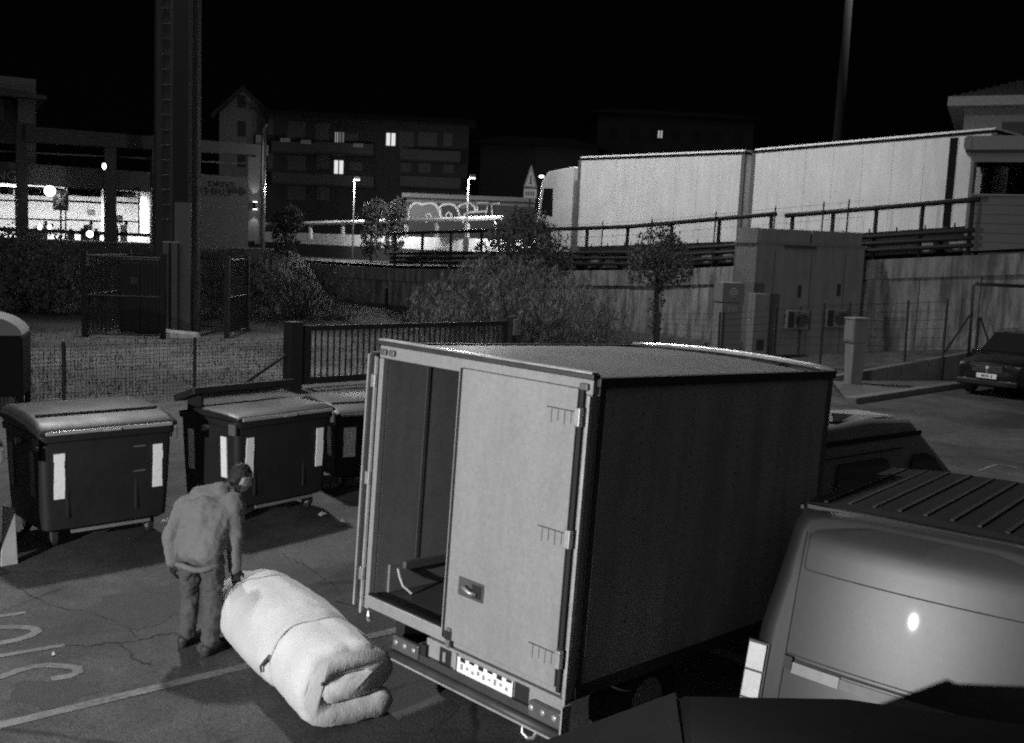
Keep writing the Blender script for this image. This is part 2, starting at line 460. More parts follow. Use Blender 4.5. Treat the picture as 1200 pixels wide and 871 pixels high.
# thin wire fence stakes on the wall
wirem = M('fence_wire', 0.05, 0.6, 0.5)
g = thing('stake_fence', 'thin wire fence on stakes along the top of the retaining wall', 'fence', (WP.p.x, WP.p.y, 0), WANG)
for px in (636, 705, 762, 836, 905, 961, 990):
    s = WP.loc(px, 300)[0]
    MB().cyl((s, -0.06, ztop(s) + .003), (s + 0.03, -0.06, ztop(s) + 2.15), 0.028, n=5).build('stake', wirem, g)
wb = MB()
for k in range(4):
    wb.tube([(-13 + 18 * i / 6, -0.09, ztop(-13 + 18 * i / 6) + 0.4 + k * 0.55) for i in range(7)], 0.006, 3)
wb.build('wire', wirem, g)['kind'] = 'stuff'

# far side of the road: pale parapet wall and pale rail
pale = M('pale_painted_metal', 0.42, 0.6, 0, var=0.2)
whitec = M('white_parapet_concrete', 0.85, 0.85, var=0.12, scale=2, streak=0.2)
g = thing('parapet_wall', 'low white parapet along the far side of the road, brightly lit', 'wall', (WP.p.x, WP.p.y, 0), WANG)
for i, a in enumerate(range(-62, 22, 4)):
    def slab(nm, mat, z0, z1, y0):
        MB().hexa([(a + .01, y0, zroad(a) + z0), (a + 3.99, y0, zroad(a + 4) + z0), (a + 3.99, 9.9, zroad(a + 4) + z0), (a + .01, 9.9, zroad(a) + z0)],
                  [(a + .01, y0, zroad(a) + z1), (a + 3.99, y0, zroad(a + 4) + z1), (a + 3.99, 9.9, zroad(a + 4) + z1), (a + .01, 9.9, zroad(a) + z1)]).build(nm, mat, g)
    slab('panel', whitec, .93, 1.75, 9.6); slab('plinth', M('parapet_base_dark', .04, .9), -.2, .92, 9.55)  # dark lower part is made up, so only the upper band shows bright
PR = Plane((-2.3, 63.8), math.atan2(63.8 - 80.0, -2.3 + 24.5))
g = thing('pale_railing', 'long pale horizontal rail on short posts beyond the road', 'railing', (PR.p.x, PR.p.y, 0), PR.ang)
pts = [PR.loc(px, py) for px, py in ((225, 266), (340, 262.5), (455, 259), (590, 255))]
MB().tube([(a, 0, z) for a, z in pts], 0.15, 6).build('rail', pale, g)
for px, py in ((230, 266), (326, 263), (363, 262), (401, 261), (438, 260), (475, 259), (511, 258), (547, 257), (580, 256)):
    a, z = PR.loc(px, py)
    MB().box(a - 0.1, a + 0.1, 0.02, 0.2, z - 1.1, z - 0.1).build('post', pale, g)

# ------------------------------------------------------------------ long goods truck on the road
TPp = WP.world(0, 3.4, 0)
TP = Plane((TPp.x, TPp.y), WANG)
tarp = M('pale_tarpaulin', 0.85, 0.6, var=0.12, scale=.8, spec=0.3, streak=.12)
darkrub = M('black_rubber', 0.02, 0.85, var=0.3)
alu = M('aluminium', 0.45, 0.45, 0.7, var=0.15)
blackp = M('black_plastic', 0.02, 0.55, var=0.3)
lampglow = EM('lamp_glow', 1.0, 4.0)
truck2 = thing('goods_truck', 'long pale goods truck with two box bodies passing on the road', 'truck', (TP.p.x, TP.p.y, 0), WANG)
def zr(a): return zroad(a) + 0.006
def cargo(name, pa, pb, ya, yb):
    (a0, z0), (a1, z1) = TP.loc(pa, ya), TP.loc(pb, yb)
    base0, base1 = zr(a0) + 1.05, zr(a1) + 1.05
    b = MB().hexa([(a0, 0, base0), (a1, 0, base1), (a1, 2.5, base1), (a0, 2.5, base0)],
                  [(a0, 0, z0 - .16), (a1, 0, z1 - .16), (a1, 2.5, z1 - .16), (a0, 2.5, z0 - .16)])
    o = b.build(name, tarp, truck2)
    MB().hexa([(a0 - .05, -0.03, z0 - .155), (a1 + .05, -0.03, z1 - .155), (a1 + .05, 2.53, z1 - .155), (a0 - .05, 2.53, z0 - .155)],
              [(a0 - .05, -0.03, z0 - 0.06), (a1 + .05, -0.03, z1 - 0.06), (a1 + .05, 2.53, z1 - 0.06), (a0 - .05, 2.53, z0 - 0.06)]).build('roof_rail', M('dark_rail', 0.012, 0.8, spec=.1), o)
    MB().hexa([(a0, 0.0, z0 - .055), (a1, 0.0, z1 - .055), (a1, 2.5, z1 - .055), (a0, 2.5, z0 - .055)],
              [(a0, 0.1, z0 + .03), (a1, 0.1, z1 + .03), (a1, 2.4, z1 + .03), (a0, 2.4, z0 + .03)]).build('roof', tarp, o)
    for a, z in ((a0, z0), (a1, z1)):
        MB().box(a - 0.09, a + 0.09, -0.02, 0.08, (base0 if a == a0 else base1), z - 0.16).build('corner_post', M('corner_post', .14, .7), o)
    n = 9
    for i in range(1, n):
        a = a0 + (a1 - a0) * i / n; bz = base0 + (base1 - base0) * i / n
        MB().box(a - .025, a + .025, -0.012, -0.002, bz - 0.12, bz + 0.14).build('strap', blackp, o)
    for i in range(1, 8):
        a = a0 + (a1 - a0) * i / 8; bz = base0 + (base1 - base0) * i / 8; tz = z0 + (z1 - z0) * i / 8
        MB().box(a - .012, a + .012, -0.01, -0.001, bz + .16, tz - .17).build('seam', M('tarp_seam', .76, .7), o)
    MB().hexa([(a0 + .2, 0.02, base0 - .42), (a1 - .2, 0.02, base1 - .42), (a1 - .2, 2.4, base1 - .42), (a0 + .2, 2.4, base0 - .42)],
              [(a0 + .2, 0.02, base0 - 0.01), (a1 - .2, 0.02, base1 - .01), (a1 - .2, 2.4, base1 - .01), (a0 + .2, 2.4, base0 - .01)]).build('chassis', blackp, o)
    return a0, a1
def wheel(parent, x, y, z, r, w, axis='y', rimm=None):
    d = Vector((0, w, 0)) if axis == 'y' else Vector((w, 0, 0)); c = Vector((x, y, z))
    prof = [(0.55, 0.02), (0.62, 0.0), (0.9, 0.0), (1.0, 0.12), (1.0, 0.88), (0.9, 1.0), (0.62, 1.0), (0.55, 0.98)]
    q = d.to_track_quat('Z', 'Y').to_matrix(); n = 20
    ty = MB().rings([[c + d * t + q @ Vector((math.cos(2 * PI * i / n) * r * k, math.sin(2 * PI * i / n) * r * k, 0)) for i in range(n)] for k, t in prof], cap=False).build('wheel', darkrub, parent, smooth=True)
    MB().cyl(c + d * 0.08, c + d * 0.92, r * 0.56, n=20).build('rim', rimm or alu, ty, bevel=0.01)
    return ty
c0, c1 = cargo('cargo_box', 680, 872, 184, 176)
d0, d1 = cargo('cargo_box', 884, 1166, 175, 150)
da_ = TP.loc(1115, 200)[0]; bx('tension_post', M('dark_rail', 0.012), truck2, da_ - .14, da_ + .14, -.02, -.004, zr(da_) + 1.06, TP.loc(1115, 155)[1] - .2)
for x in (c0 + 1.2, c1 - 1.6, c1 - 0.5, d0 + 0.9, d0 + 2.0, d1 - 1.0, d1 - 2.1):
    for y in (0.06, 2.1): wheel(truck2, x, y, zr(x) + 0.5, 0.5, 0.3)
# cab, facing left
ca, cz = TP.loc(629, 203); ca1 = c0 - 0.45
cb = zr(ca); KC = (cz - cb) / 3.4
prof = [(ca + .02, cb + KC * .45), (ca - 0.02, cb + KC * 1.3), (ca + .1, cb + KC * 1.9), (ca + .28, cb + KC * 3.05), (ca + .7, cb + KC * 3.45), (ca1, cb + KC * 3.6), (ca1, cb + KC * .5)]
cabm = M('pale_cab_paint', 0.8, 0.4, var=0.1, coat=0.3)
cabo = MB().prism(prof, lambda a, b: (a, 0.06, b), lambda a, b: (a, 2.44, b)).build('cab', cabm, truck2, bevel=0.08)
MB().prism([(ca + .35, cb + KC * 1.95), (ca + .5, cb + KC * 2.85), (ca + 1.15, cb + KC * 2.85), (ca + 1.2, cb + KC * 1.85)], lambda a, b: (a, 0.045, b), lambda a, b: (a, 0.075, b)).build('side_window', GLASS(), cabo)
MB().hexa([(ca + .07, .25, cb + KC * 2.0), (ca + .07, 2.25, cb + KC * 2.0), (ca + .12, 2.25, cb + KC * 2.0), (ca + .12, .25, cb + KC * 2.0)], [(ca + .22, .25, cb + KC * 2.95), (ca + .22, 2.25, cb + KC * 2.95), (ca + .3, 2.25, cb + KC * 2.95), (ca + .3, .25, cb + KC * 2.95)]).build('windscreen', GLASS(), cabo)
MB().sphere((ca + .25, 0.1, cb + KC * 3.28), (0.18, 0.06, 0.07)).build('roof_lamp', lampglow, cabo, smooth=True)
MB().box(ca + .1, ca + .26, -0.18, 0.0, cb + KC * 2.0, cb + KC * 2.75).build('mirror', blackp, cabo, bevel=0.04)
wheel(truck2, ca + 1.3, 0.06, zr(ca + 1) + 0.5, 0.5, 0.3); wheel(truck2, ca + 1.3, 2.1, zr(ca + 1) + 0.5, 0.5, 0.3)

# road sign: warning triangle on a post by the road
sp = AT(621, 232, 45)
g = thing('warning_sign', 'triangular warning sign with a plate beneath, standing by the road', 'sign', (sp.x, sp.y, 0))
zt_, zb_ = AT(621, 194, 45).z, AT(621, 220, 45).z
MB().cyl((0, 0.05, 2.4), (0, 0.05, zt_ - .1), 0.035, n=8).build('post', steel, g)
t1 = MB().prism([(-0.30, zb_), (0.30, zb_), (0.02, zt_), (-0.02, zt_)], lambda a, b: (a, 0, b), lambda a, b: (a, 0.03, b)).build('triangle', M('sign_grey', 0.3, 0.6), g)
MB().prism([(-0.2, zb_ + .06), (0.2, zb_ + .06), (0.0, zt_ - .25)], lambda a, b: (a, -0.012, b), lambda a, b: (a, -.004, b)).build('face', M('sign_face', 0.55, 0.6), t1)
sb = MB().box(-0.03, 0.03, -0.02, -0.014, zb_ + .22, zb_ + .52)
sb.box(-0.07, 0.07, -0.02, -0.014, zb_ + .16, zb_ + .2)
sb.build('symbol', blackp, t1)
pl = bx('plate', M('sign_plate', 0.55, 0.6), g, -0.28, 0.28, 0, 0.03, zb_ - 0.45, zb_ - 0.05)
sb = MB()
for i, x in enumerate((-0.16, -0.06, 0.05, 0.15)): sb.box(x - .03, x + .02, -0.008, -0.002, zb_ - 0.33, zb_ - 0.17)
sb.build('lettering', blackp, pl)

# ------------------------------------------------------------------ small prefabricated cabin beside the road
KP = Plane((AT(1129, 292, 34.8).x, 34.8), R(-26))
kx1, kz = KP.loc(1215, 292)
kb = KP.loc(1129, 294)[1]; kt = KP.loc(1140, 178)[1]
g = thing('site_cabin', 'small grey prefabricated cabin with plank cladding and rounded flat roof', 'cabin', (KP.p.x, KP.p.y, 0), KP.ang)
clad = M('cabin_cladding', 0.17, 0.7, var=0.12, scale=2); trimm = M('cabin_trim', 0.26, 0.6, var=0.1)
wz0, wz1 = KP.loc(1140, 229)[1], KP.loc(1140, 190)[1]
W_ = 2.0
cin = M('cabin_inside', 0.12, 0.8)
bx('back_wall', cin, g, 0.05, W_ - .02, 1.85, 1.9, kb, wz0); bx('back_wall', cin, g, 0.05, W_ - .02, 1.85, 1.9, wz1, kt); bx('back_wall', cin, g, 1.1, W_ - .02, 1.85, 1.9, wz0 + .002, wz1 - .002)
bx('floor', clad, g, 0.0, W_ + 1.6, 0.03, 1.9, kb - .3, kb + 0.05)
nz_ = 6
for i in range(nz_):
    z0 = kb + (wz0 - kb) * i / nz_; z1 = kb + (wz0 - kb) * (i + 1) / nz_
    bx('plank', clad, g, 0.08, W_ - 0.1, 0.02 + 0.004 * (i % 2), 0.06, z0 + .006, z1 - .006, bevel=0.006)
for i in range(7):
    z0 = kb + (kt - kb) * i / 7; z1 = kb + (kt - kb) * (i + 1) / 7
    bx('plank', clad, g, 0.02, 0.06, 0.1, 1.84, z0 + .006, z1 - .006)
bx('corner_trim', trimm, g, -0.02, 0.09, -0.02, 0.09, kb, kt, bevel=0.01)
bx('corner_trim', trimm, g, W_ - 0.1, W_ + 0.02, -0.02, 0.09, kb, kt, bevel=0.01)
bx('header', trimm, g, 0.09, W_ - 0.1, -0.01, 0.09, wz1, kt)
bx('window_sill', trimm, g, 0.09, W_ - 0.1, -0.02, 0.09, wz0, wz0 + .05)
def clear_glass():
    mt, t, p, co = new_mat('clear_pane')
    p.inputs['Base Color'].default_value = (0.8, 0.8, 0.8, 1); p.inputs['Roughness'].default_value = 0.02
    p.inputs['Transmission Weight'].default_value = 1.0; p.inputs['IOR'].default_value = 1.1
    return mt
cglass = clear_glass()
bx('window_pane', cglass, g, 0.1, W_ - .12, 0.035, 0.045, wz0 + .05, wz1)
bx('window_mullion', M('frame_dark', 0.03, 0.6), g, 0.1, 0.17, -0.005, 0.03, wz0 + .05, wz1)
for i in range(5): bx('plank', clad, g, W_ + 0.03, W_ + 1.5, 0.02, 0.06, kb + (wz1 + .3 - kb) * i / 5 + .006, kb + (wz1 + .3 - kb) * (i + 1) / 5 - .006)
rp = rrect(-0.28, W_ + .1, kt + .03, kt + .5, 0.14)
ro = MB().prism(rp, lambda a, b: (a, -0.25, b), lambda a, b: (a, 2.1, b)).build('roof', trimm, g, bevel=0.03)
bx('gutter', M('dark_gutter', 0.03, 0.6), ro, -0.2, W_, -0.21, -0.1, kt - .05, kt + .028)
for x in (-0.1, W_ - .1): bx('bracket', trimm, ro, x - .05, x + .05, -0.29, -0.255, kt + .08, kt + .45, bevel=0.01)
bx('roof_slab', trimm, g, W_ + .12, W_ + 2.2, -0.3, 2.1, kt + .1, kt + .62, bevel=0.04)

# house with tiled hip roof behind the cabin
HP = Plane((AT(1128, 158, 60).x, 60), R(-25))
hz = HP.loc(1125, 127)[1]
g = thing('tiled_house', 'pale house with tiled hip roof and wide white eaves behind the cabin', 'house', (HP.p.x, HP.p.y, 0), HP.ang)
hwall = M('house_render', 0.2, 0.8, var=0.15)
bx('wall', hwall, g, 0, 12, 0, 10, 2.0, hz)
bx('eaves', M('eaves_white', 0.3, 0.7), g, -0.9, 13, -0.9, 11, hz + .01, hz + 0.55, bevel=0.03)
b = MB().hexa([(-0.7, -0.7, hz + .56), (12.7, -0.7, hz + .56), (12.7, 10.7, hz + .56), (-0.7, 10.7, hz + .56)], [(4.6, 4.6, hz + 2.6), (7.4, 4.6, hz + 2.6), (7.4, 5.4, hz + 2.6), (4.6, 5.4, hz + 2.6)])
rf = b.build('roof', M('roof_tile', 0.1, 0.9, var=0.3), g)
for i in range(34):
    x = -0.55 + i * 0.39; f = 1.0 if 4.6 <= x <= 7.4 else (x + .7) / 5.3 if x < 4.6 else (12.7 - x) / 5.3
    f = max(0.03, min(1, f))
    MB().cyl((x, -0.7, hz + .57), (x, -0.7 + 5.3 * f, hz + .57 + 2.04 * f), 0.09, n=5).build('tile_row', M('roof_tile', 0.1), rf)
bx('window', GLASS(), g, 2, 3.2, -0.03, 0.05, hz - 2.2, hz - 0.8)

# tall lighting column beyond the road
lp = AT(982, 160, 58)
g = thing('lighting_column', 'tall thin lighting column rising behind the long truck', 'lamp post', (lp.x, lp.y, 0))
tpx = AT(994, 0, 58)
MB().cyl((0, 0, 2.5), (0, 0, 24), 0.34, 0.16, n=12).build('pole', M('column_grey', 0.015, 0.9, spec=.03), g, smooth=True)
MB().cyl((0, 0, 23.9), (1.6, -0.3, 24.3), 0.08, n=8).build('arm', M('column_grey', 0.09), g)
MB().box(1.4, 2.3, -0.5, -0.1, 24.15, 24.4).build('lamp_head', M('column_grey', 0.09), g, bevel=0.06)

spot('column_fill', (lp.x + 1.8, lp.y - .3, 24.0), (lp.x - 6, lp.y - 6, 3), 16000, 80, .5, .2, g)  # spot added on the column to brighten the road strip behind the truck

# ------------------------------------------------------------------ shelter, cabinets, pedestal
SP = Plane((AT(889, 283, 34.5).x, 34.5), R(8))
sz0 = SP.loc(886, 411)[1] - 0.15; sz1 = SP.loc(890, 285)[1]
sw = SP.loc(1013, 300)[0]
g = thing('equipment_shelter', 'large box-shaped grey equipment shelter with two fan units on its long side', 'shelter', (SP.p.x, SP.p.y, 0), SP.ang)
shm = M('shelter_panel', 0.2, 0.75, var=0.14, scale=1.5, streak=0.2)
shl = M('shelter_pale_panel', 0.18, 0.7, var=0.1, scale=1.5, streak=0.15)
bx('wall', shm, g, 0, sw, 0, 2.05, sz0, sz1)
bx('end_panel', shl, g, -0.03, -0.002, 0.06, 2.0, sz0 + .05, sz1 - .12)
bx('end_trim', shl, g, -0.05, -0.002, -0.02, 0.05, sz0, sz1); bx('end_trim', shl, g, -0.05, -0.002, 2.0, 2.07, sz0, sz1)
bx('roof', shm, g, -0.09, sw + .06, -0.06, 2.12, sz1 + .003, sz1 + .06)
bx('roof_box', shl, g, 0.0, 0.05, 0.1, 1.95, sz1 + .063, sz1 + .52)
for a, b in ((0.06, sw * 0.5 - .05), (sw * 0.5 + .02, sw - .1)):
    bx('roof_hood', shm, g, a, b, 0.05, 1.95, sz1 + .063, sz1 + .5, bevel=0.02)
bx('cable_tray', M('tray', 0.06, 0.6, 0.4), g, 0.9, 2.0, -0.1, -0.005, sz1 - .12, sz1 - .03)
fanm = M('fan_grille', 0.03, 0.6)
for ax, nm in ((SP.loc(933, 375)[0], 'a'), (SP.loc(979, 370)[0], 'b')):
    zc = sz0 + 1.25 if nm == 'a' else sz0 + 1.35
    u_ = bx('fan_unit', shl, g, ax - .45, ax + .33, -0.3, -0.003, zc - .32, zc + .32, bevel=0.03)
    bx('side_vent', fanm, u_, ax - .41, ax - .2, -0.31, -0.302, zc - .27, zc + .27)
    MB().cyl((ax + .07, -0.302, zc), (ax + .07, -0.315, zc), 0.23, n=20).build('fan', fanm, u_)
    fr = MB()
    for k in range(5):
        r_ = 0.04 + k * 0.042
        fr.tube([(ax + .07 + r_ * math.cos(2 * PI * i / 16), -0.325, zc + r_ * math.sin(2 * PI * i / 16)) for i in range(17)], 0.006, 3)
    fr.build('grille_ring', shm, u_)
    bx('bracket', fanm, g, ax - .02, ax + .06, -0.08, -0.003, zc + .75, zc + 1.15)
for x in (0.6, 1.9, 3.1): bx('cladding_seam', M('tray', 0.06), g, x, x + .02, -0.006, -0.001, sz0, sz1 - .2)
# meter cabinet with round emblem
CP = Plane((AT(843, 410, 31.5).x, 31.5), R(10))
cw = CP.loc(869, 380)[0]; ct = CP.loc(846, 331)[1]; cz0 = CP.loc(843, 413)[1] - 0.1; cm = CP.loc(845, 354)[1]
g = thing('meter_cabinet', 'upright grey meter cabinet with pale round emblem beside the shelter', 'cabinet', (CP.p.x, CP.p.y, 0), CP.ang)
cbm = M('cabinet_grp', 0.15, 0.7, var=0.12)
bx('lower_box', cbm, g, 0, cw, 0, 0.7, cz0, cm - .012, bevel=0.01)
bx('upper_box', cbm, g, -0.03, cw + .02, -0.03, 0.73, cm, ct, bevel=0.01)
em = MB()
for r_, zc in ((0.13, (cm + ct) / 2), (0.09, (cm + ct) / 2)):
    em.tube([(cw / 2 + r_ * math.cos(2 * PI * i / 18), -0.036, zc + r_ * math.sin(2 * PI * i / 18)) for i in range(19)], 0.014, 4)
for x in (-0.05, 0.0, 0.05): em.box(cw / 2 + x - .012, cw / 2 + x + .012, -0.042, -0.034, (cm + ct) / 2 - .07, (cm + ct) / 2 + .07)
em.build('emblem', M('emblem_pale', 0.35, 0.7), g)
em = MB()
for i in range(4): em.box(cw / 2 - .15 + i * .08, cw / 2 - .1 + i * .08, -0.008, -0.002, cm - .3 + .05 * (i % 2), cm - .1)
em.build('print', M('print_pale', 0.25, 0.7), g)
CP2 = Plane((AT(884, 410, 33).x, 33), R(10))
g = thing('junction_cabinet', 'low grey cabinet squeezed between the meter cabinet and shelter', 'cabinet', (CP2.p.x, CP2.p.y, 0), CP2.ang)
z_ = CP2.loc(884, 344)[1]
bx('body', shm, g, -0.1, 0.42, 0, 0.5, 0.2, z_, bevel=0.02); bx('vent', fanm, g, 0.05, 0.3, -0.02, -0.002, 0.6, 0.95)
# pedestal with box
pp = AT(1000, 441, 29.2)
pz = AT(1000, 401, 29.2).z; pt = AT(1000, 372, 29.2).z
g = thing('pedestal_box', 'small grey square box on a tapered pedestal at the pavement edge', 'cabinet', (pp.x, pp.y, 0), R(20))
MB().hexa([(-0.19, -0.15, 0.08), (0.19, -0.15, 0.08), (0.19, 0.15, 0.08), (-0.19, 0.15, 0.08)], [(-0.23, -0.2, pz), (0.23, -0.2, pz), (0.23, 0.2, pz), (-0.23, 0.2, pz)]).build('pedestal', shm, g, bevel=0.01)
bx('box', shm, g, -0.27, 0.24, -0.22, 0.22, pz + .005, pt - .06, bevel=0.01)
bx('lid', shm, g, -0.29, 0.26, -0.24, 0.24, pt - .058, pt, bevel=0.01)
bx('door', shl, g, -0.285, -0.272, -0.18, 0.18, pz + .06, pt - .1)

# wire fence with thin posts in front of the shelter, and a tube gate frame
g = thing('post_fence', 'thin dark posts with wire standing before the shelter and concrete wall', 'fence', (0, 0, 0))
posts = [((771, 402), (773, 366)), ((842, 411), (844, 366)), ((907, 413), (910, 359)), ((962, 413), (966, 355)), ((1061, 416), (1065, 352)), ((1105, 416), (1111, 350))]
tops = []
for (bp, tp_) in posts:
    Y = 31.0
    b0, t0 = AT(bp[0], bp[1], Y), AT(tp_[0], tp_[1], Y)
    MB().cyl((b0.x, b0.y, 0.0), (t0.x, t0.y, t0.z), 0.035, n=6).build('post', blackp, g); tops.append((b0, t0))
b0, t0 = AT(1107, 413, 31), AT(1139, 366, 31); MB().cyl(b0, t0, 0.03, n=6).build('brace', blackp, g)
wb = MB()
for k in range(6):
    f = 0.15 + 0.16 * k
    wb.tube([b.lerp(t, f) for b, t in tops], 0.005, 3)
wb.build('wire', wirem, g)['kind'] = 'stuff'
g = thing('gate_frame', 'dark steel tube goal-like frame standing against the concrete wall', 'frame', (0, 0, 0))
a0, a1, a2 = AT(1136, 412, 31.2), AT(1141, 334, 31.2), AT(1225, 337, 31.2)
MB().tube([(a0.x, a0.y, 0.2), a1, a1 + Vector((.06, 0, .03)), a2], 0.05, 8).build('tube', steel, g, smooth=True)
MB().cyl((a0.x + .22, a0.y, 0.2), AT(1148, 372, 31.2), 0.03, n=6).build('stay', steel, g)
MB().cyl((a0.x + 1.0, a0.y, 0.3), AT(1149, 372, 31.2), 0.025, n=6).build('stay', steel, g)

# ------------------------------------------------------------------ floodlight mast with its cage
mp = Vector((-11.95, 36.2, zground(-11.95, 36.2)))
mastm = M('mast_steel', 0.055, 0.8, 0.0, var=0.2, scale=1.0, streak=0.25)
mast_dark = M('mast_dark', 0.012, 0.9, var=0.2)
mast = thing('floodlight_mast', 'very tall dark many-sided steel mast rising out of the cage', 'mast', mp)
MB().rings([[(r_ * math.cos(2 * PI * (i + .5) / 12), r_ * math.sin(2 * PI * (i + .5) / 12), z) for i in range(12)] for z, r_ in ((-0.3, 0.80), (12, 0.76), (31, 0.4))]).build('shaft', mastm, mast)
bx('base_plate', mastm, mast, -1.05, 1.05, -1.05, 1.05, -0.3, 0.1)
bx('cable_duct', mast_dark, mast, 0.12, 0.66, -0.86, -0.5, 0.3, 26)
bx('duct_cover', M('duct_cover', 0.1, 0.6), mast, 0.2, 0.76, -0.9, -0.855, 0.0, 4.6)
for x in (0.66, 0.74): bx('duct_edge', M('duct_edge', 0.07, 0.9), mast, x, x + .02, -0.885, -0.85, 4.62, 26)
for i in range(40): MB().cyl((-0.28, -0.8, 4 + i * .5), (0.02, -0.82, 4 + i * .5), 0.02, n=5).build('rung', M('rung', 0.05, 0.8), mast)
MB().rings([[(r_ * math.cos(2 * PI * i / 24), r_ * math.sin(2 * PI * i / 24), z) for i in range(24)] for r_, z in ((0.5, 30.6), (1.7, 30.6), (1.7, 30.75), (0.5, 30.75))]).build('head_ring', mastm, mast)
glow2 = EM('floodlight_glow', 1.0, 30.0)
for i in range(6):
    a = 2 * PI * i / 6 - 1.9
    h = MB(Matrix.Translation((1.75 * math.cos(a), 1.75 * math.sin(a), 30.3)) @ Matrix.Rotation(a, 4, 'Z') @ Matrix.Rotation(R(40), 4, 'Y')).box(-0.1, 0.15, -0.3, 0.3, -0.25, 0.25).build('floodlight', mast_dark, mast)
    MB(Matrix.Translation((1.75 * math.cos(a), 1.75 * math.sin(a), 30.3)) @ Matrix.Rotation(a, 4, 'Z') @ Matrix.Rotation(R(40), 4, 'Y')).box(0.152, 0.16, -0.25, 0.25, -0.2, 0.2).build('lens', M('lens', 0.6, 0.3), h)
spot('mast_light', mp + Vector((0.6, -2.4, 30.0)), (-5.5, 13.5, 0), LAMP_MAST, 106, 0.8, 1.0, mast)
spot('mast_light', mp + Vector((2.4, 0.2, 30.0)), (11.8, 47.5, 7), LAMP_MAST_ROAD, 50, 0.7, 0.4, mast)
# cage
cage = thing('mast_cage', 'dark barred steel cage fence round the foot of the mast', 'fence', (0, 0, 0))
cpt = [Vector((-14.2, 33.8, 0)), Vector((-11.75, 34.2, 0)), Vector((-9.95, 35.4, 0)), Vector((-10.1, 38.6, 0)), Vector((-14.4, 38.2, 0))]
cagem = M('cage_steel', 0.025, 0.6, 0.3)
for i in range(5):
    if i == 1: continue
    p, q = cpt[i], cpt[(i + 1) % 5]; L = (q - p).length; n = int(L / 0.13)
    for k in range(n + 1):
        c = p.lerp(q, k / n)
        MB().box(c.x - .012, c.x + .012, c.y - .012, c.y + .012, 0.1, 2.72).build('bar', cagem, cage)
    for z in (0.12, 1.4, 2.7): MB().cyl(p + Vector((0, 0, z)), q + Vector((0, 0, z)), 0.035, n=6).build('rail', cagem, cage)
for p in cpt: MB().box(p.x - .08, p.x + .08, p.y - .08, p.y + .08, 0, 2.85).build('post', cagem, cage)
# swung gate leaf of the cage
q0, q1 = Vector((-13.4, 35.0, 0)), Vector((-11.9, 34.9, 0))
g = thing('switch_cabinet', 'tall dark switch cabinet standing inside the mast cage', 'cabinet', (-12.75, 35.0, 0), R(5))
bx('body', M('switch_cabinet_paint', 0.02, 0.6), g, -0.75, 0.62, 0, 0.7, 0.1, 2.62, bevel=0.02)
bx('door', M('switch_cabinet_paint', 0.02), g, -0.72, -0.06, -0.03, -0.003, 0.2, 2.5, bevel=0.01); bx('door', M('switch_cabinet_paint', 0.02), g, -0.04, 0.58, -0.03, -0.003, 0.2, 2.5, bevel=0.01)
bx('label_plate', M('label_plate', 0.08, 0.6), g, -0.4, -0.15, -0.04, -0.032, 1.75, 2.0)
g = thing('cable_trunking', 'pair of pale upright cable ducts beside the mast foot', 'duct', (-12.2, 35.05, 0))
for x in (0.12, 0.42): bx('duct', M('duct_pale', 0.11, 0.8, var=0.2), g, x, x + 0.22, 0, 0.3, 0.0, 3.25, bevel=0.02)
g = thing('concrete_plinth', 'low rough concrete plinth at the mast foot', 'plinth', (-11.6, 34.7, 0), R(8))
MB().hexa([(-0.5, -0.3, -.02), (0.9, -0.3, -.02), (0.9, 0.4, -.02), (-0.5, 0.4, -.02)], [(-0.35, -0.2, .25), (0.8, -0.2, .2), (0.8, 0.35, .2), (-0.35, 0.35, .28)]).build('block', conc, g, bevel=0.05)
bp = G(453, 360, 0.2)
g = thing('marker_post', 'short dark marker post with pale cap in the field', 'post', (bp.x, bp.y, zground(bp.x, bp.y)))
MB().cyl((0, 0, -.1), (0, 0, 0.95), 0.07, n=8).build('shaft', mast_dark, g); MB().cyl((0, 0, 0.955), (0, 0, 1.08), 0.1, n=8).build('cap', M('cap_pale', 0.2), g)

# ------------------------------------------------------------------ vegetation
def leaves(name, parent, mat, blobs, n, size, seed, shell=0.55, asp=.5, up=False):
    rg = random.Random(seed); b = MB()
    vol = [r[0] * r[1] * r[2] for c, r in blobs]; tot = sum(vol)
    for (c, r), w in zip(blobs, vol):
        for _ in range(int(n * w / tot)):
            d = Vector((rg.gauss(0, 1), rg.gauss(0, 1), rg.gauss(0, 1))); d.normalize()
            rr = shell + (1 - shell) * rg.random() ** 0.6 if rg.random() < .75 else rg.random() ** 0.5
            p = Vector(c) + Vector((d.x * r[0], d.y * r[1], d.z * r[2])) * rr
            k = mnoise.noise(p * (2.2 / max(r)) * 1.6 + Vector((seed, 0, 0)))
            if k < -0.12: continue
            p += d * k * 0.5 * min(r)
            if p.z < 0.02: p.z = 0.02 + rg.random() * .1
            s = size * (0.5 + rg.random())
            q = Euler((rg.random() * 6, rg.random() * 6, rg.random() * 6)).to_matrix()
            if up: q = Euler((rg.gauss(0, .5), -PI / 2 + rg.gauss(0, .55), rg.random() * 6.3)).to_matrix()
            x, y = q @ Vector((s, 0, 0)), q @ Vector((0, s * asp, 0))
            o = len(b.v); b.v += [p - x, p + y, p + x, p - y]; b.f.append((o, o + 1, o + 2, o + 3))
    me = bpy.data.meshes.new(name); me.from_pydata([tuple(v) for v in b.v], [], b.f); me.materials.append(mat)
    o = bpy.data.objects.new(name, me); C.objects.link(o); o.parent = parent; return o
bark = M('bark', 0.05, 0.9, var=0.4, scale=6, bump=0.5)
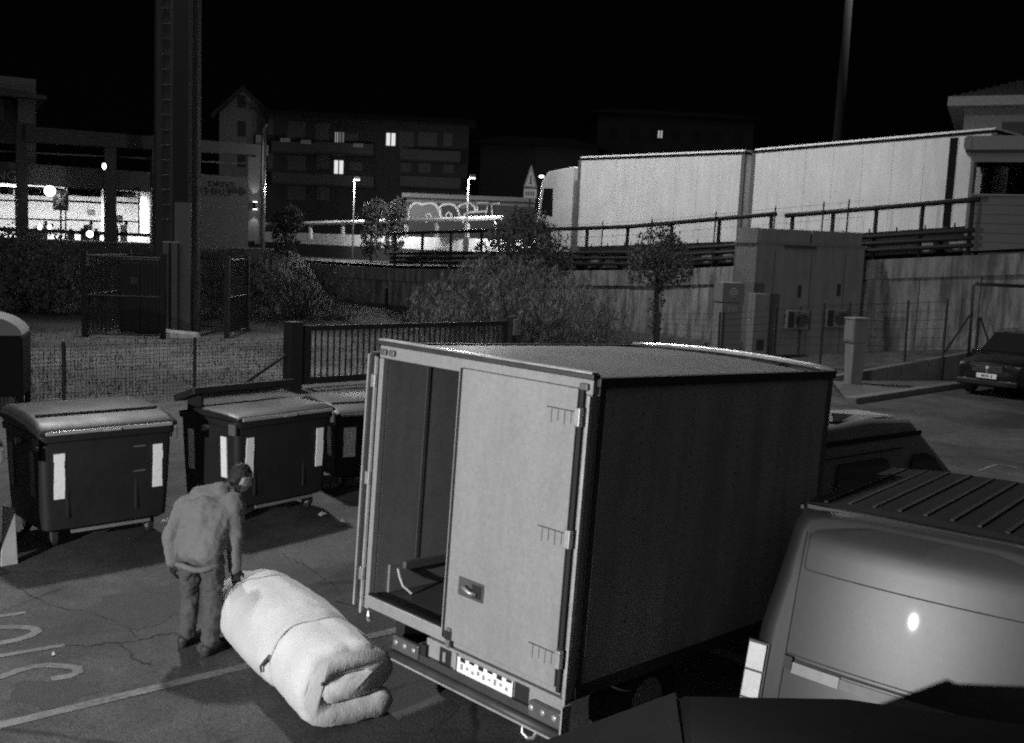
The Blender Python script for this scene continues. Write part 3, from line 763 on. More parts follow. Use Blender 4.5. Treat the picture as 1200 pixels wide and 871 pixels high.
def stems(parent, name, n, h, spread, r, seed, base=0.1):
    rg = random.Random(seed); b = MB()
    for i in range(n):
        a = rg.random() * 6.28; d = Vector((math.cos(a), math.sin(a), 0)) * spread * (0.3 + rg.random())
        p0 = Vector((math.cos(a), math.sin(a), 0)) * base * rg.random()
        hh = h * (0.6 + 0.5 * rg.random())
        b.tube([p0 + Vector((0, 0, -0.1)), p0 + d * .3 + Vector((0, 0, hh * .4)), p0 + d + Vector((0, 0, hh))], [r, r * .7, r * .2], 5)
    return b.build(name, bark, parent)
def tree(name, label, loc, h, trunk_h, cr, n, size, mat, seed, blobs=None, cat='tree'):
    g = thing(name, label, cat, loc); rg = random.Random(seed); b = MB()
    b.tube([(0, 0, -.2), (0.04, 0.02, trunk_h * .5), (-.03, 0, trunk_h), (0.02, 0.05, h * .85)], [0.13, 0.1, 0.085, 0.02], 8)
    for i in range(9):
        a = rg.random() * 6.28; z = trunk_h * (.8 + .35 * rg.random()) + (h - trunk_h) * .4 * rg.random()
        b.tube([(0, 0, z), (math.cos(a) * cr * .4, math.sin(a) * cr * .4, z + cr * .3), (math.cos(a) * cr * .8, math.sin(a) * cr * .8, z + cr * .6)], [0.05, .03, .01], 5)
    b.build('trunk', bark, g, smooth=True)
    if blobs is None:
        blobs = [((rg.gauss(0, cr * .4), rg.gauss(0, cr * .4), trunk_h + (h - trunk_h) * (.15 + .75 * i / 9)), (cr * .55, cr * .55, cr * .5)) for i in range(10)]
    leaves('crown', g, mat, blobs, n, size, seed); return g
def shrub(name, label, loc, blobs, n, size, mat, seed, h, spread, cat='shrub', asp=.5, up=False):
    g = thing(name, label, cat, loc); stems(g, 'stem', 14, h, spread, 0.05, seed, 0.6)
    leaves('foliage', g, mat, blobs, n, size, seed, asp=asp, up=up); return g
lf = leaf_mat('leaf_grey', 0.1); lfd = leaf_mat('leaf_dark', 0.095); lfp = leaf_mat('leaf_pale', 0.17)
c = AT(603, 392, 36.5)
shrub('spreading_shrub', 'wide feathery grey shrub spreading before the retaining wall', (c.x, c.y, zground(c.x, c.y)),
      [((-2.6, 0, 1.0), (1.4, 1.2, 1.1)), ((-1.2, 0, 1.5), (1.7, 1.4, 1.5)), ((0.6, 0, 1.5), (1.8, 1.5, 1.5)), ((2.0, 0, 1.3), (1.5, 1.3, 1.3)), ((3.1, 0, 0.8), (1.0, 1.0, 0.9)), ((0, -0.3, 0.9), (3.3, 1.2, 1.0)), ((-0.4, .2, 2.6), (1.2, 1, .7))], 34000, 0.1, lfp, 3, 2.2, 2.0, asp=.12, up=True)
c = AT(614, 300, 38.5)
tree('young_tree', 'small bushy tree above the wide shrub, crown against the road', (c.x, c.y, zground(c.x, c.y)), 5.1, 2.4, 1.3, 13000, 0.06, lfd, 11,
     [((-1.0, 0, 3.2), (.9, .8, .8)), ((-0.2, 0, 3.9), (1.2, 1, .95)), ((0.7, 0, 3.4), (1.1, 1, .9)), ((0.1, 0, 4.6), (.7, .7, .5)), ((1.3, 0, 3.0), (.6, .6, .5)), ((0, 0, 2.8), (1.4, 1, .8))])
c = AT(767, 395, 35.5)
tree('slim_tree', 'slim young tree with ivy on its trunk before the stained wall', (c.x, c.y, zground(c.x, c.y)), 4.6, 2.2, 1.0, 6500, 0.055, lfd, 12,
     [((-0.35, 0, 3.1), (.8, .8, .7)), ((0.35, 0, 3.3), (.8, .8, .8)), ((-0.1, 0, 3.9), (.75, .7, .6)), ((0.25, 0, 4.3), (.4, .4, .35)), ((-.7, 0, 3.5), (.45, .4, .45)), ((0.8, 0, 2.9), (.4, .4, .4)), ((0, 0, 1.6), (.28, .28, .9))])
c = AT(350, 352, 44)
shrub('broad_hedge', 'broad dark hedge clump between the mast and the retaining wall', (c.x, c.y, zground(c.x, c.y)),
      [((-2.2, 0, 1.2), (1.5, 1.5, 1.3)), ((-0.8, 0, 1.3), (1.6, 1.5, 1.5)), ((0.8, 0, 1.2), (1.5, 1.5, 1.3)), ((1.8, 0, .9), (1.0, 1.2, 1.0)), ((-3.2, 0, 1.2), (1.2, 1.3, 1.3))], 15000, 0.09, leaf_mat('leaf_hedge', 0.08), 21, 2.0, 1.6, 'hedge', asp=.2, up=True)
c = AT(40, 360, 42)
shrub('tall_hedge', 'tall dark leafy hedge below the lit shop windows', (c.x, c.y, zground(c.x, c.y)),
      [((-1.5, 0, 1.5), (1.7, 1.6, 1.7)), ((0.2, 0, 1.6), (1.6, 1.6, 1.8)), ((1.3, 0, 1.3), (1.2, 1.4, 1.4)), ((-3.2, 0, 1.7), (1.6, 1.5, 1.8)), ((-.8, 0, 2.6), (1.2, 1, .8)), ((2.0, 0, .8), (.6, .8, .7))], 13000, 0.085, leaf_mat('leaf_shiny', 0.2), 22, 2.6, 1.8, 'hedge')
for i, (px, py, Y, s) in enumerate(((436, 247, 66, .8), (462, 246, 67, .75), (335, 257, 58, .8))):
    c = AT(px, py, Y)
    tree('street_tree', ('small pale street tree beside the street lamp beyond the road', 'small pale street tree next to the graffiti building', 'dim bushy tree beside the shiny flue pipe')[i], (c.x, c.y, 2.4), c.z - 2.4 + s, 1.6, s, 2600, 0.11, lfd, 40 + i,
         [((0, 0, (c.z - 2.4) * .45), (s * .9, s * .8, (c.z - 2.4) * .45)), ((.2, 0, c.z - 2.4), (s, s, s * .8)), ((s * .4, 0, c.z - 2.4 + s * .5), (s * .6, s * .6, s * .5)), ((-s * .5, 0, c.z - 2.4 - .2), (s * .7, s * .6, s * .6))])
# rough grass in the field: cannot be counted
gb = MB(); rg = random.Random(5)
for _ in range(26000):
    a = rg.uniform(-8, 26); b_ = rg.random() ** 1.4 * 24 + 0.5
    p = FL + U * a + V * b_
    if p.x < -30 or p.x > 9: continue
    if mnoise.noise(Vector((p.x * .5, p.y * .5, 0))) < -0.12: continue
    h = 0.05 + rg.random() * 0.13; w = 0.012; t_ = rg.random() * 6.28
    z = zground(p.x, p.y); o = len(gb.v)
    gb.v += [Vector((p.x - w * math.cos(t_), p.y - w * math.sin(t_), z - .01)), Vector((p.x + w * math.cos(t_), p.y + w * math.sin(t_), z - .01)), Vector((p.x + rg.gauss(0, .05), p.y + rg.gauss(0, .05), z + h))]
    gb.f.append((o, o + 1, o + 2))
me = bpy.data.meshes.new('grass'); me.from_pydata([tuple(v) for v in gb.v], [], gb.f); me.materials.append(leaf_mat('grass_blade', 0.085))
o = bpy.data.objects.new('grass', me); C.objects.link(o); tag(o, 'short rough grass over the fenced field', 'grass', kind='stuff')
# debris heap by the wall
for i, (px, py, l, a) in enumerate(((815, 380, .9, 1.1), (800, 388, .7, .3), (826, 386, .8, 2.2), (812, 392, 1.0, .05))):
    c = AT(px, py, 33.5)
    g = thing('cut_log', ('bent dark branch sticking up from the debris by the wall', 'short dark log lying at the wall foot', 'dark forked log leaning beside the meter cabinet', 'long dark log lying lowest in the debris by the wall')[i], 'log', (c.x, c.y, zground(c.x, c.y)), 0)
    d = Vector((math.cos(a), 0.2, abs(math.sin(a)) * .8 + .05)) * l
    MB().tube([(0, 0, .05), d * .5 + Vector((.06, 0, .05)), d], [.13, .11, .07], 7).build('stem', mast_dark, g, smooth=True)
    MB().tube([d * .5, d * .5 + Vector((.3, 0, .25))], [.06, .03], 6).build('branch', mast_dark, g)

# ------------------------------------------------------------------ yard fence and gate
fence = thing('mesh_fence', 'low wire mesh fence on thin dark posts behind the waste containers', 'fence', (FL.x, FL.y, 0), UA)
fpost = M('fence_post_dark', 0.025, 0.7)
LG = 5.25
for a in (-8.4, -5.6, -2.8, 0.0, 2.8): MB().cyl((a, 0, 0), (a, 0, 1.3), 0.04, n=8).build('post', fpost, fence)
MB().cyl((3.9, 0, 0.15), (5.5, 0, 1.05), 0.035, n=6).build('brace', fpost, fence)
wb = MB()
n = int((LG + 9) / 0.075)
for i in range(n): x = -9 + i * 0.075; wb.cyl((x, 0.03, 0.02), (x + .02 * math.sin(i * 1.7), 0.03, 1.2), 0.0055, n=3, cap=False)
for k in range(16): z = 0.03 + k * 0.078; wb.tube([(-9 + (LG + 9) * i / 20, 0.03, z + .012 * math.sin(i * 2.1 + k)) for i in range(21)], 0.005, 3)
wb.build('wire_mesh', M('mesh_wire', 0.02, 0.7), fence)['kind'] = 'stuff'
gp = FL + U * LG
gate = thing('sliding_gate', 'dark steel sliding gate of upright bars between two posts', 'gate', (gp.x, gp.y, 0), UA)
gdk = M('gate_paint', 0.022, 0.6, var=0.25)
bx('gate_post', gdk, gate, -0.15, 0.2, -0.15, 0.15, 0, 1.6, bevel=0.01)
GL = 6.95
bx('stile', gdk, gate, 0.32, 0.5, -0.05, 0.05, 0.1, 1.5); bx('stile', gdk, gate, GL - .1, GL, -0.05, 0.05, 0.1, 1.5)
bx('top_rail', gdk, gate, 0.5, GL - .1, -0.05, 0.05, 1.38, 1.5); bx('bottom_rail', gdk, gate, 0.5, GL - .1, -0.05, 0.05, 0.1, 0.26)
n = 36
for i in range(n):
    x = 0.5 + (GL - .6) * (i + .8) / n
    bx('bar', gdk, gate, x - .016, x + .016, -0.016, 0.016, 0.255, 1.385)
bx('end_post', gdk, gate, GL + .12, GL + .32, -0.12, 0.12, 0, 1.62, bevel=0.01)
bx('sensor_box', M('sensor_pale', 0.2, 0.6), gate, GL + .14, GL + .3, -0.18, -0.122, 1.1, 1.56, bevel=0.01)

# ------------------------------------------------------------------ shop with lit windows
SHP = Plane((AT(0, 268, 60).x, 60), math.atan2(7.5, AT(305, 276, 67.5).x - AT(0, 268, 60).x))
shop = thing('drive_in_shop', 'dark-framed shop with brightly lit windows and open beam frame', 'shop', (SHP.p.x, SHP.p.y, 0), SHP.ang)
sc = lambda px, py: SHP.loc(px, py)
frame_d = M('shop_frame', 0.045, 0.7, var=0.15); band = M('shop_band', 0.11, 0.8, var=0.15)
zF = sc(75, 272)[1]
def frect(name, mat, par, x0, y0, x1, y1, d0, d1, xm=None):
    ym = (y0 + y1) / 2; xm = (x0 + x1) / 2
    a0, a1 = sc(x0, ym)[0], sc(x1, ym)[0]; z1, z0 = sc(xm, y0)[1], sc(xm, y1)[1]
    return bx(name, mat, par, a0, a1, d0, d1, z0, z1)
for x0, x1 in ((18, 31), (120, 133), (174, 186), (293, 305)): frect('column', frame_d, shop, x0, 160 if x0 > 18 else 147, x1, 286, -1.2, -0.5)
A0_, A1_ = sc(28, 150), sc(308, 172); b0_, b1_ = sc(28, 168), sc(308, 184)
MB().hexa([(A0_[0], -1.3, b0_[1]), (A1_[0], -1.3, b1_[1]), (A1_[0], -0.6, b1_[1]), (A0_[0], -0.6, b0_[1])],
          [(A0_[0], -1.3, A0_[1]), (A1_[0], -1.3, A1_[1]), (A1_[0], -0.6, A1_[1]), (A0_[0], -0.6, A0_[1])]).build('beam', frame_d, shop)
MB().cyl((sc(-10, 178)[0], -0.9, sc(-10, 178)[1]), (sc(175, 187)[0], -0.9, sc(175, 187)[1]), 0.05, n=6).build('tie_rod', band, shop)
MB().cyl((sc(230, 190)[0], -0.9, sc(230, 190)[1]), (sc(296, 193)[0], -0.9, sc(296, 193)[1]), 0.05, n=6).build('tie_rod', band, shop)
frect('fascia', band, shop, -20, 195, 176, 219, 0, 0.4)
# tower part on the left
frect('tower_wall', band, shop, -30, 88, 43, 108, 0.5, 6); frect('tower_ledge', M('ledge', 0.06, 0.8), shop, -30, 108.5, 54, 113, -0.3, 6); frect('tower_wall', band, shop, 22, 113.5, 43, 195, 0.5, 6)
frect('tower_recess', M('ledge', 0.06), shop, -30, 113.5, 22, 166, 0.9, 6)
frect('sign_band', M('sign_band', 0.09, 0.7), shop, -20, 197, 17, 212, -0.1, -0.01)
# interior
inw = M('shop_interior_white', 0.75, 0.8, var=0.15, scale=1.2)
zc_ = sc(80, 219)[1]
ax0, ax1 = sc(-20, 240)[0], sc(176, 250)[0]
bx('back_wall', inw, shop, ax0, ax1, 5.0, 5.1, zF - .6, zc_); bx('shop_floor', inw, shop, ax0, ax1, 0.1, 5.0, zF - .7, zF - .6); bx('shop_ceiling', M('shop_ceiling', 0.4), shop, ax0, ax1, 0.1, 5.0, zc_ + .01, zc_ + .1)
bx('side_wall', inw, shop, ax1, ax1 + .1, 0.1, 5, zF - .6, zc_); bx('side_wall', inw, shop, ax0 - .1, ax0, 0.1, 5, zF - .6, zc_)
gl_ = M('shop_glass_bar', 0.03, 0.5)
for x in (17.5, 31, 76, 132, 162): frect('window_bar', gl_, shop, x, 219, x + 1.8, 277, -0.05, 0.08)
for y, h in ((219, 1.3), (234, 1.5), (256, 1.0)):
    for xa, xb in ((-10, 17.5), (33, 76), (78, 119), (133.8, 162)):
        frect('window_bar', gl_, shop, xa, y + (xa * .02), xb, y + h + xb * .02, -0.03, 0.06)
for xa, xb in ((-10, 17.5), (33, 76), (78, 119), (133.8, 162)): frect('pane', cglass, shop, xa, 221 + xa * .02, xb, 276, 0.09, 0.1)
frect('sill_wall', frame_d, shop, -20, 270, 186, 274, -0.1, 0.2)
pn = M('price_panel', 0.3, 0.6)
for (x0, y0, x1, y1, d) in ((33, 221, 75, 230, .3), (79, 222, 119, 230, .3), (135, 224, 160, 231, .3), (108, 245, 118, 252, 2.5), (141, 252, 150, 262, 2), (0, 218, 16, 228, .3)): frect('menu_board', pn, shop, x0, y0, x1, y1, d, d + .05)
for i, x in enumerate((38, 47, 56, 86, 103, 110, 116, 140, 152)):
    a, z = sc(x, 268); zz = z - .2 + .22 * ((i * 7) % 3)
    k_ = MB().box(a - .2, a + .2, 1.2 + (i % 3) * .5, 1.6 + (i % 3) * .5, zF - .6, zz).box(a - .08, a + .1, 1.3, 1.5, zz, zz + .2)
    k_.build('counter_fitting', M('fitting', 0.12, 0.7), shop)
for x in (5, 50, 98, 148):
    a = sc(x, 240)[0]
    MB().box(a - .9, a + .9, 2.4, 2.8, zc_ - .12, zc_ - .06).build('ceiling_lamp', EM('shop_lamp_glow', 1, 9), shop)
    l = bpy.data.lights.new('shop_light', 'AREA'); l.energy = LAMP_SHOP; l.size = 1.8
    lo = bpy.data.objects.new('shop_light', l); C.objects.link(lo); lo.parent = shop; lo.location = (a, 2.6, zc_ - .2)
# illuminated globe and sign board in front
a, z = sc(55, 225); w_ = SHP.world(a, -1.8, z)
g = thing('globe_lamp', 'round glowing lamp hanging in front of the shop windows', 'lamp', (w_.x, w_.y, z))
MB().sphere((0, 0, 0), 0.3, 14, 10).build('globe', EM('globe_glow', 1, 6), g, smooth=True); MB().cyl((0, 0, .4), (0, 0, 1.6), 0.03, n=6).build('rod', frame_d, g)
a, z = sc(68, 247); w_ = SHP.world(a, -1.6, 0)
g = thing('square_sign', 'square sign with a slanted pale star figure on a thin post', 'sign', (w_.x, w_.y, 0), SHP.ang)
z0, z1 = sc(68, 247)[1], sc(68, 224)[1]
bx('board', M('sign_board', 0.1, 0.6), g, -0.42, 0.42, 0, 0.08, z0, z1); MB().cyl((0, .04, 2.5), (0, .04, z0), 0.05, n=6).build('post', frame_d, g)
sb = MB()
cz = (z0 + z1) / 2
for ang, l in ((55, .62), (-60, .42), (20, .3), (100, .4)):
    dx, dz = math.cos(R(ang)) * l, math.sin(R(ang)) * l
    sb.tube([(-dx * .9, -0.03, cz - dz * .9), (0, -.03, cz), (dx, -0.03, cz + dz)], [0.03, .1, .03], 5)
sb.build('star', M('star_pale', 0.5, 0.6), g)
def text(name, body, parent, mat, loc, size, rot=(PI / 2, 0, 0), ext=0.01, sx=1.0):
    cu = bpy.data.curves.new(name, 'FONT'); cu.body = body; cu.size = size; cu.extrude = ext; cu.align_x = 'CENTER'; cu.offset = .012 * size
    o = bpy.data.objects.new(name, cu); C.objects.link(o); o.parent = parent; o.location = loc; o.rotation_euler = rot; o.scale = (sx, 1, 1)
    cu.materials.append(mat)
    bpy.context.view_layer.update()
    me = bpy.data.meshes.new_from_object(o.evaluated_get(bpy.context.evaluated_depsgraph_get()))
    m2 = bpy.data.objects.new(name, me); C.objects.link(m2); m2.parent = parent; m2.location = loc; m2.rotation_euler = rot; m2.scale = (sx, 1, 1)
    if not me.materials: me.materials.append(mat)
    bpy.data.objects.remove(o); return m2
a, z = sc(7, 211); text('lettering', 'NG', shop, M('letter_pale', 0.4, 0.5), (a, -0.14, z), 0.75)
for i, (px, py, s_) in enumerate(((116, 197, .12), (99, 274, .2), (42, 266, .15), (52, 266, .12), (131, 296, .14))):
    a, z = sc(px, py); w_ = SHP.world(a, -2.2 - i * .3, z)
    g = thing('small_lamp', ('small crescent lamp on the column of the shop', 'bright low lamp at the end of the tall hedge', 'left of two round lamps under the shop window', 'right of two round lamps under the shop window', 'small bright lamp above the mast cage')[i], 'lamp', (w_.x, w_.y, z))
    MB().sphere((0, 0, 0), (s_, s_, s_ * (1.5 if i == 0 else 1)), 10, 8).build('bulb', lampglow, g, smooth=True); MB().box(-s_ * .5, s_ * .5, s_ * .8, s_ * 1.3, -s_, s_).build('bracket', frame_d, g)
# car headlights passing behind the hedge: a small dark car with lit lamps
hc = SHP.world(sc(104, 284)[0], -6, 0)
# drive-thru wall
DP0 = AT(232, 276, 63); DP = Plane((DP0.x, DP0.y), SHP.ang)
dwall = thing('order_lane_wall', 'pale wall with dark two-line lettering and arrow, right of the mast', 'wall', (DP.p.x, DP.p.y, 0), DP.ang)
dx1 = DP.loc(291, 260)[0]; dz0 = 2.2; dz1 = DP.loc(260, 206)[1]
bx('panel', M('lane_wall', 0.1, 0.8, var=0.12), dwall, -1.0, dx1, 0, 0.4, dz0, dz1)
lt = M('letter_dark', 0.015, 0.6)
a, z = DP.loc(260, 219.5); text('lettering', 'DRIVE', dwall, lt, (a, -0.02, z), 0.5, sx=1.25)
a, z = DP.loc(251, 228.5); text('lettering', 'THRU', dwall, lt, (a, -0.02, z), 0.6, sx=1.3)
a, z = DP.loc(279, 225)
MB().prism([(a - .7, z - .08), (a + .1, z - .08), (a + .1, z - .25), (a + .6, z + .05), (a + .1, z + .35), (a + .1, z + .18), (a - .7, z + .18)], lambda p, q: (p, -0.03, q), lambda p, q: (p, -.005, q)).build('arrow', lt, dwall)
a, z = DP.loc(300, 241)
w_ = DP.world(a, 0.2, z)
g = thing('wall_uplighter', 'two-way wall lamp throwing light up and down beside the lettered wall', 'lamp', (w_.x, w_.y, z), DP.ang)
bx('back_panel', M('lane_wall', 0.22), g, -0.42, 0.3, 0.22, 0.4, -2.2, 3.0); MB().cyl((0, 0, -.2), (0, 0, .2), 0.14, n=10).build('body', blackp, g)
bx('lens', lampglow, g, -0.12, 0.12, -0.06, 0.06, 0.21, 0.25); bx('lens', lampglow, g, -0.12, 0.12, -0.06, 0.06, -.25, -.21)
for dz in (-1, 1):
    w2 = DP.world(a, 0.12, z + dz * .35); spot('uplight', w2, w2 + Vector((-.02, .09, dz)), 60, 70, 0.6, 0.05, g)
fp = AT(308, 245, 62)
g = thing('flue_pipe', 'shiny slim metal flue pipe standing beside the lettered wall', 'pipe', (fp.x, fp.y, 0))
MB().cyl((0, 0, 2.4), (0, 0, AT(308, 148, 62).z), 0.15, n=14).build('pipe', M('shiny_steel', 0.55, 0.25, 0.9), g, smooth=True); MB().cyl((0, 0, AT(308, 148, 62).z), (0, 0, AT(308, 145, 62).z), 0.2, n=14).build('cap', steel, g)

# ------------------------------------------------------------------ far buildings
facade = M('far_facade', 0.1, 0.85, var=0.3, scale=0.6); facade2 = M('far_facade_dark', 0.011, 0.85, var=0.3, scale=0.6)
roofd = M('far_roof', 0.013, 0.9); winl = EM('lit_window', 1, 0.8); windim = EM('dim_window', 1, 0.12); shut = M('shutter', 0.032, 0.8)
GP_ = Plane((AT(258, 250, 86).x, 86), R(10)); gs = lambda px, py: GP_.loc(px, py)
g = thing('gabled_house', 'narrow pale house with steep gable above the lettered wall', 'house', (GP_.p.x, GP_.p.y, 0), GP_.ang)
ga = [gs(257, 250), gs(257, 132), gs(285, 106), gs(312, 132), gs(312, 250)]
MB().prism([(ga[0][0], 2)] + [ga[1], ga[2], ga[3]] + [(ga[4][0], 2)], lambda a, b: (a, 0, b), lambda a, b: (a, 12, b)).build('wall', M('gable_render', 0.075, 0.85, var=0.2), g)
for p, q in ((ga[1], ga[2]), (ga[2], ga[3])):
    ex = 0.5 if p is ga[1] else 0
    MB().hexa([(p[0] - ex * 1.2, -0.6, p[1] - ex), (q[0] + (0 if ex else .6), -0.6, q[1] - (0 if ex else .5)), (q[0] + (0 if ex else .6), 12.5, q[1] - (0 if ex else .5)), (p[0] - ex * 1.2, 12.5, p[1] - ex)],
              [(p[0] - ex * 1.2, -0.6, p[1] - ex + .3), (q[0] + (0 if ex else .6), -0.6, q[1] + .3 - (0 if ex else .5)), (q[0] + (0 if ex else .6), 12.5, q[1] + .3 - (0 if ex else .5)), (p[0] - ex * 1.2, 12.5, p[1] - ex + .3)]).build('roof', roofd, g)
for x, y0, y1 in ((283, 112, 126), (283, 142, 160), (283, 180, 196)):
    a, z1 = gs(x, y0); z0 = gs(x, y1)[1]; bx('window', M('dark_opening', 0.01, 0.8), g, a - .3, a + .35, -0.05, 0.1, z0, z1)
AP = Plane((AT(312, 250, 84).x, 84), R(3)); ap = lambda px, py: AP.loc(px, py)
g = thing('apartment_block', 'long dark apartment block with a few lit windows behind the street lamps', 'building', (AP.p.x, AP.p.y, 0), AP.ang)
z1 = ap(430, 142)[1]; w1 = ap(548, 200)[0]
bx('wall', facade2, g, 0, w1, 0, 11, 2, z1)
MB().hexa([(-.5, -1.1, z1), (w1 + .5, -1.1, z1), (w1 + .5, 12, z1), (-.5, 12, z1)], [(-.5, 4, z1 + 1.0), (w1 + .5, 4, z1 + 1.0), (w1 + .5, 7, z1 + 1.0), (-.5, 7, z1 + 1.0)]).build('roof', roofd, g)
def aw(x0, y0, x1, y1, mat, frame=True, d=0.06):
    a0, zt1 = ap(x0, y0); a1, zb1 = ap(x1, y1)
    o = bx('window', mat, g, a0, a1, -d, 0.02, zb1, zt1)
    bx('mullion', M('mullion', 0.03), o, (a0 + a1) / 2 - .05, (a0 + a1) / 2 + .05, -d - .03, -d - .004, zb1, zt1)
    return o
aw(453, 156, 463, 171, winl); aw(392, 188, 402, 204, winl); aw(393, 155, 396, 167, M('x', 0.02) if False else EM('half_window', 1, 0.35)); aw(398, 155, 403, 167, windim)
for x0, y0, x1, y1 in ((314, 140, 320, 158), (337, 142, 358, 163), (370, 144, 386, 166), (405, 156, 420, 166), (468, 154, 485, 175), (490, 155, 512, 172), (520, 156, 530, 172), (337, 178, 358, 200), (314, 177, 320, 198), (372, 180, 386, 198), (410, 190, 425, 200), (470, 190, 482, 202), (490, 190, 505, 203), (520, 190, 532, 203), (337, 215, 358, 235), (372, 216, 386, 235)):
    aw(x0, y0, x1, y1, shut)
for x0, x1, y in ((322, 372, 167), (372, 440, 168), (470, 540, 176), (322, 372, 203), (372, 440, 205), (470, 540, 207)):
    a0, zz = ap(x0, y); a1, _ = ap(x1, y)
    bb = bx('balcony', facade2, g, a0, a1, -1.3, -0.05, zz - .95, zz - .8); bx('balcony_front', M('balcony_front', 0.014), bb, a0, a1, -1.35, -1.31, zz - .8, zz)
for x0, y0 in ((332, 164), (356, 166), (416, 170)):
    a0, zz = ap(x0, y0); bx('awning_box', M('awning', 0.15), g, a0, a0 + .8, -1.42, -1.36, zz - .3, zz)
# low building with graffiti
LB = Plane((AT(476, 262, 74).x, 74), R(-3)); lb = lambda px, py: LB.loc(px, py)
g = thing('graffiti_depot', 'long low flat building with bubble graffiti outlines on its wall', 'building', (LB.p.x, LB.p.y, 0), LB.ang)
lw = lb(640, 240)[0]; lz = lb(540, 229)[1]
bx('wall', M('depot_wall', 0.04, 0.8, var=0.2), g, 0, lw, 0, 8, 2, lz - .32); bx('fascia', M('depot_fascia', 0.12, 0.8), g, -.3, lw + .3, -0.4, 8.3, lz - .3, lz)
bx('lower_fascia', M('depot_fascia', 0.12), g, 0, lw, -0.12, -0.005, lz - .62, lz - 0.45)
bx('corner_strip', M('depot_fascia', 0.12), g, -0.02, 0.12, -0.1, -0.01, 2.2, lz - .65)
a, z = lb(543, 240); bx('downpipe', M('depot_fascia', 0.12), g, a - .15, a + .2, -0.15, -0.01, z - .3, lz - .66)
gfm = M('graffiti_pale', 0.7, 0.8); gfg = M('graffiti_grey', 0.14, 0.8)
def graf(pts, w=0.09, mat=gfm):
    MB().tube([(lb(*p)[0], -0.08, lb(*p)[1]) for p in pts], w, 4).build('graffiti', mat, g)
def fill(pts, mat=gfg): MB().prism([lb(*p) for p in pts], lambda a, b: (a, -0.03, b), lambda a, b: (a, -.012, b)).build('graffiti', mat, g)
bub = [(480, 258), (479, 250), (481, 243), (485, 239), (490, 238), (495, 240), (500, 239), (506, 238), (511, 240), (515, 246), (517, 253), (518, 258)]
fill(bub); graf(bub)
graf([(517, 250), (516, 243), (520, 240), (527, 239), (533, 241), (537, 246), (539, 254), (540, 259)]); graf([(537, 243), (544, 239), (551, 238), (556, 242), (558, 248)])
graf([(500, 261), (500, 251), (504, 251), (506, 254), (504, 257), (500, 257)], .07); graf([(523, 258), (523, 252), (526, 249), (529, 251), (530, 257)], .07)
graf([(543, 262), (545, 251), (552, 249), (570, 248), (568, 256)], .08); graf([(560, 249), (559, 238), (572, 238), (570, 250)], .08); graf([(577, 251), (576, 239), (586, 239)], .08)
# dark buildings on the rise behind
for i, (x0, x1, ytop, Y, lab) in enumerate(((560, 700, 172, 100, 'dark low-roofed building behind the goods truck cab'), (695, 880, 137, 130, 'distant dark building with a single lit window above the truck'))):
    DB = Plane((AT(x0, 250, Y).x, Y), R(2)); g = thing('distant_building', lab, 'building', (DB.p.x, DB.p.y, 0), DB.ang)
    a1 = DB.loc(x1, 200)[0]; zt1 = DB.loc((x0 + x1) / 2, ytop)[1]
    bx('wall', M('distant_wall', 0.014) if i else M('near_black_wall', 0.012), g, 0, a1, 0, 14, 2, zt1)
    MB().hexa([(-1, -1, zt1), (a1 + 1, -1, zt1), (a1 + 1, 15, zt1), (-1, 15, zt1)], [(2, 6, zt1 + 1.5), (a1 - 2, 6, zt1 + 1.5), (a1 - 2, 8, zt1 + 1.5), (2, 8, zt1 + 1.5)]).build('roof', roofd, g)
    if i:
        a, z = DB.loc(773.5, 157.5); o = bx('window', EM('far_lit_window', 1, 0.35), g, a - .28, a + .28, -.06, .02, z - .45, z + .45); bx('mullion', M('mullion', 0.03), o, a - .05, a + .05, -.1, -.07, z - .5, z + .5)
        for k in range(7): bx('window', M('dark_opening', 0.01), g, 1.5 + k * 2.6, 2.6 + k * 2.6, -0.05, .02, zt1 - 3, zt1 - 1.6)
# street lamps with lit heads
for i, (bx_, by_, tx_, ty_, Y) in enumerate(((414, 262, 415, 212, 68.5), (547, 262, 548, 210, 62))):
    b0, t0 = AT(bx_, by_, Y), AT(tx_, ty_, Y)
    g = thing('street_lamp', ('lit street lamp with slim glowing post beside the street trees', 'lit street lamp standing before the graffiti building')[i], 'street lamp', (b0.x, b0.y, 2.4), group='lit street lamps beyond the road')
    h = t0.z - 2.4
    MB().cyl((0, 0, 0), (0, 0, h), 0.06, .045, n=8).build('pole', M('lamp_pole', .07, .7), g); MB().tube([(0, 0, h - .02), (0.12, -.2, h + .12), (.25, -.6, h + .15)], .05, 6).build('arm', pale, g)
    MB().box(0.1, .45, -.95, -.4, h + .05, h + .22).build('lamp_head', pale, g, bevel=.03); MB().box(0.13, .42, -.9, -.45, h + .0, h + .045).build('lens', lampglow, g)
    w_ = Vector((b0.x + .27, b0.y - .7, 2.4 + h - .15))
    l = bpy.data.lights.new('road_light', 'POINT'); l.energy = LAMP_ROAD * (.8 if i == 0 else .8); l.shadow_soft_size = .12
    lo = bpy.data.objects.new('road_light', l); C.objects.link(lo); lo.parent = g; lo.location = (.27, -.7, h - .15)

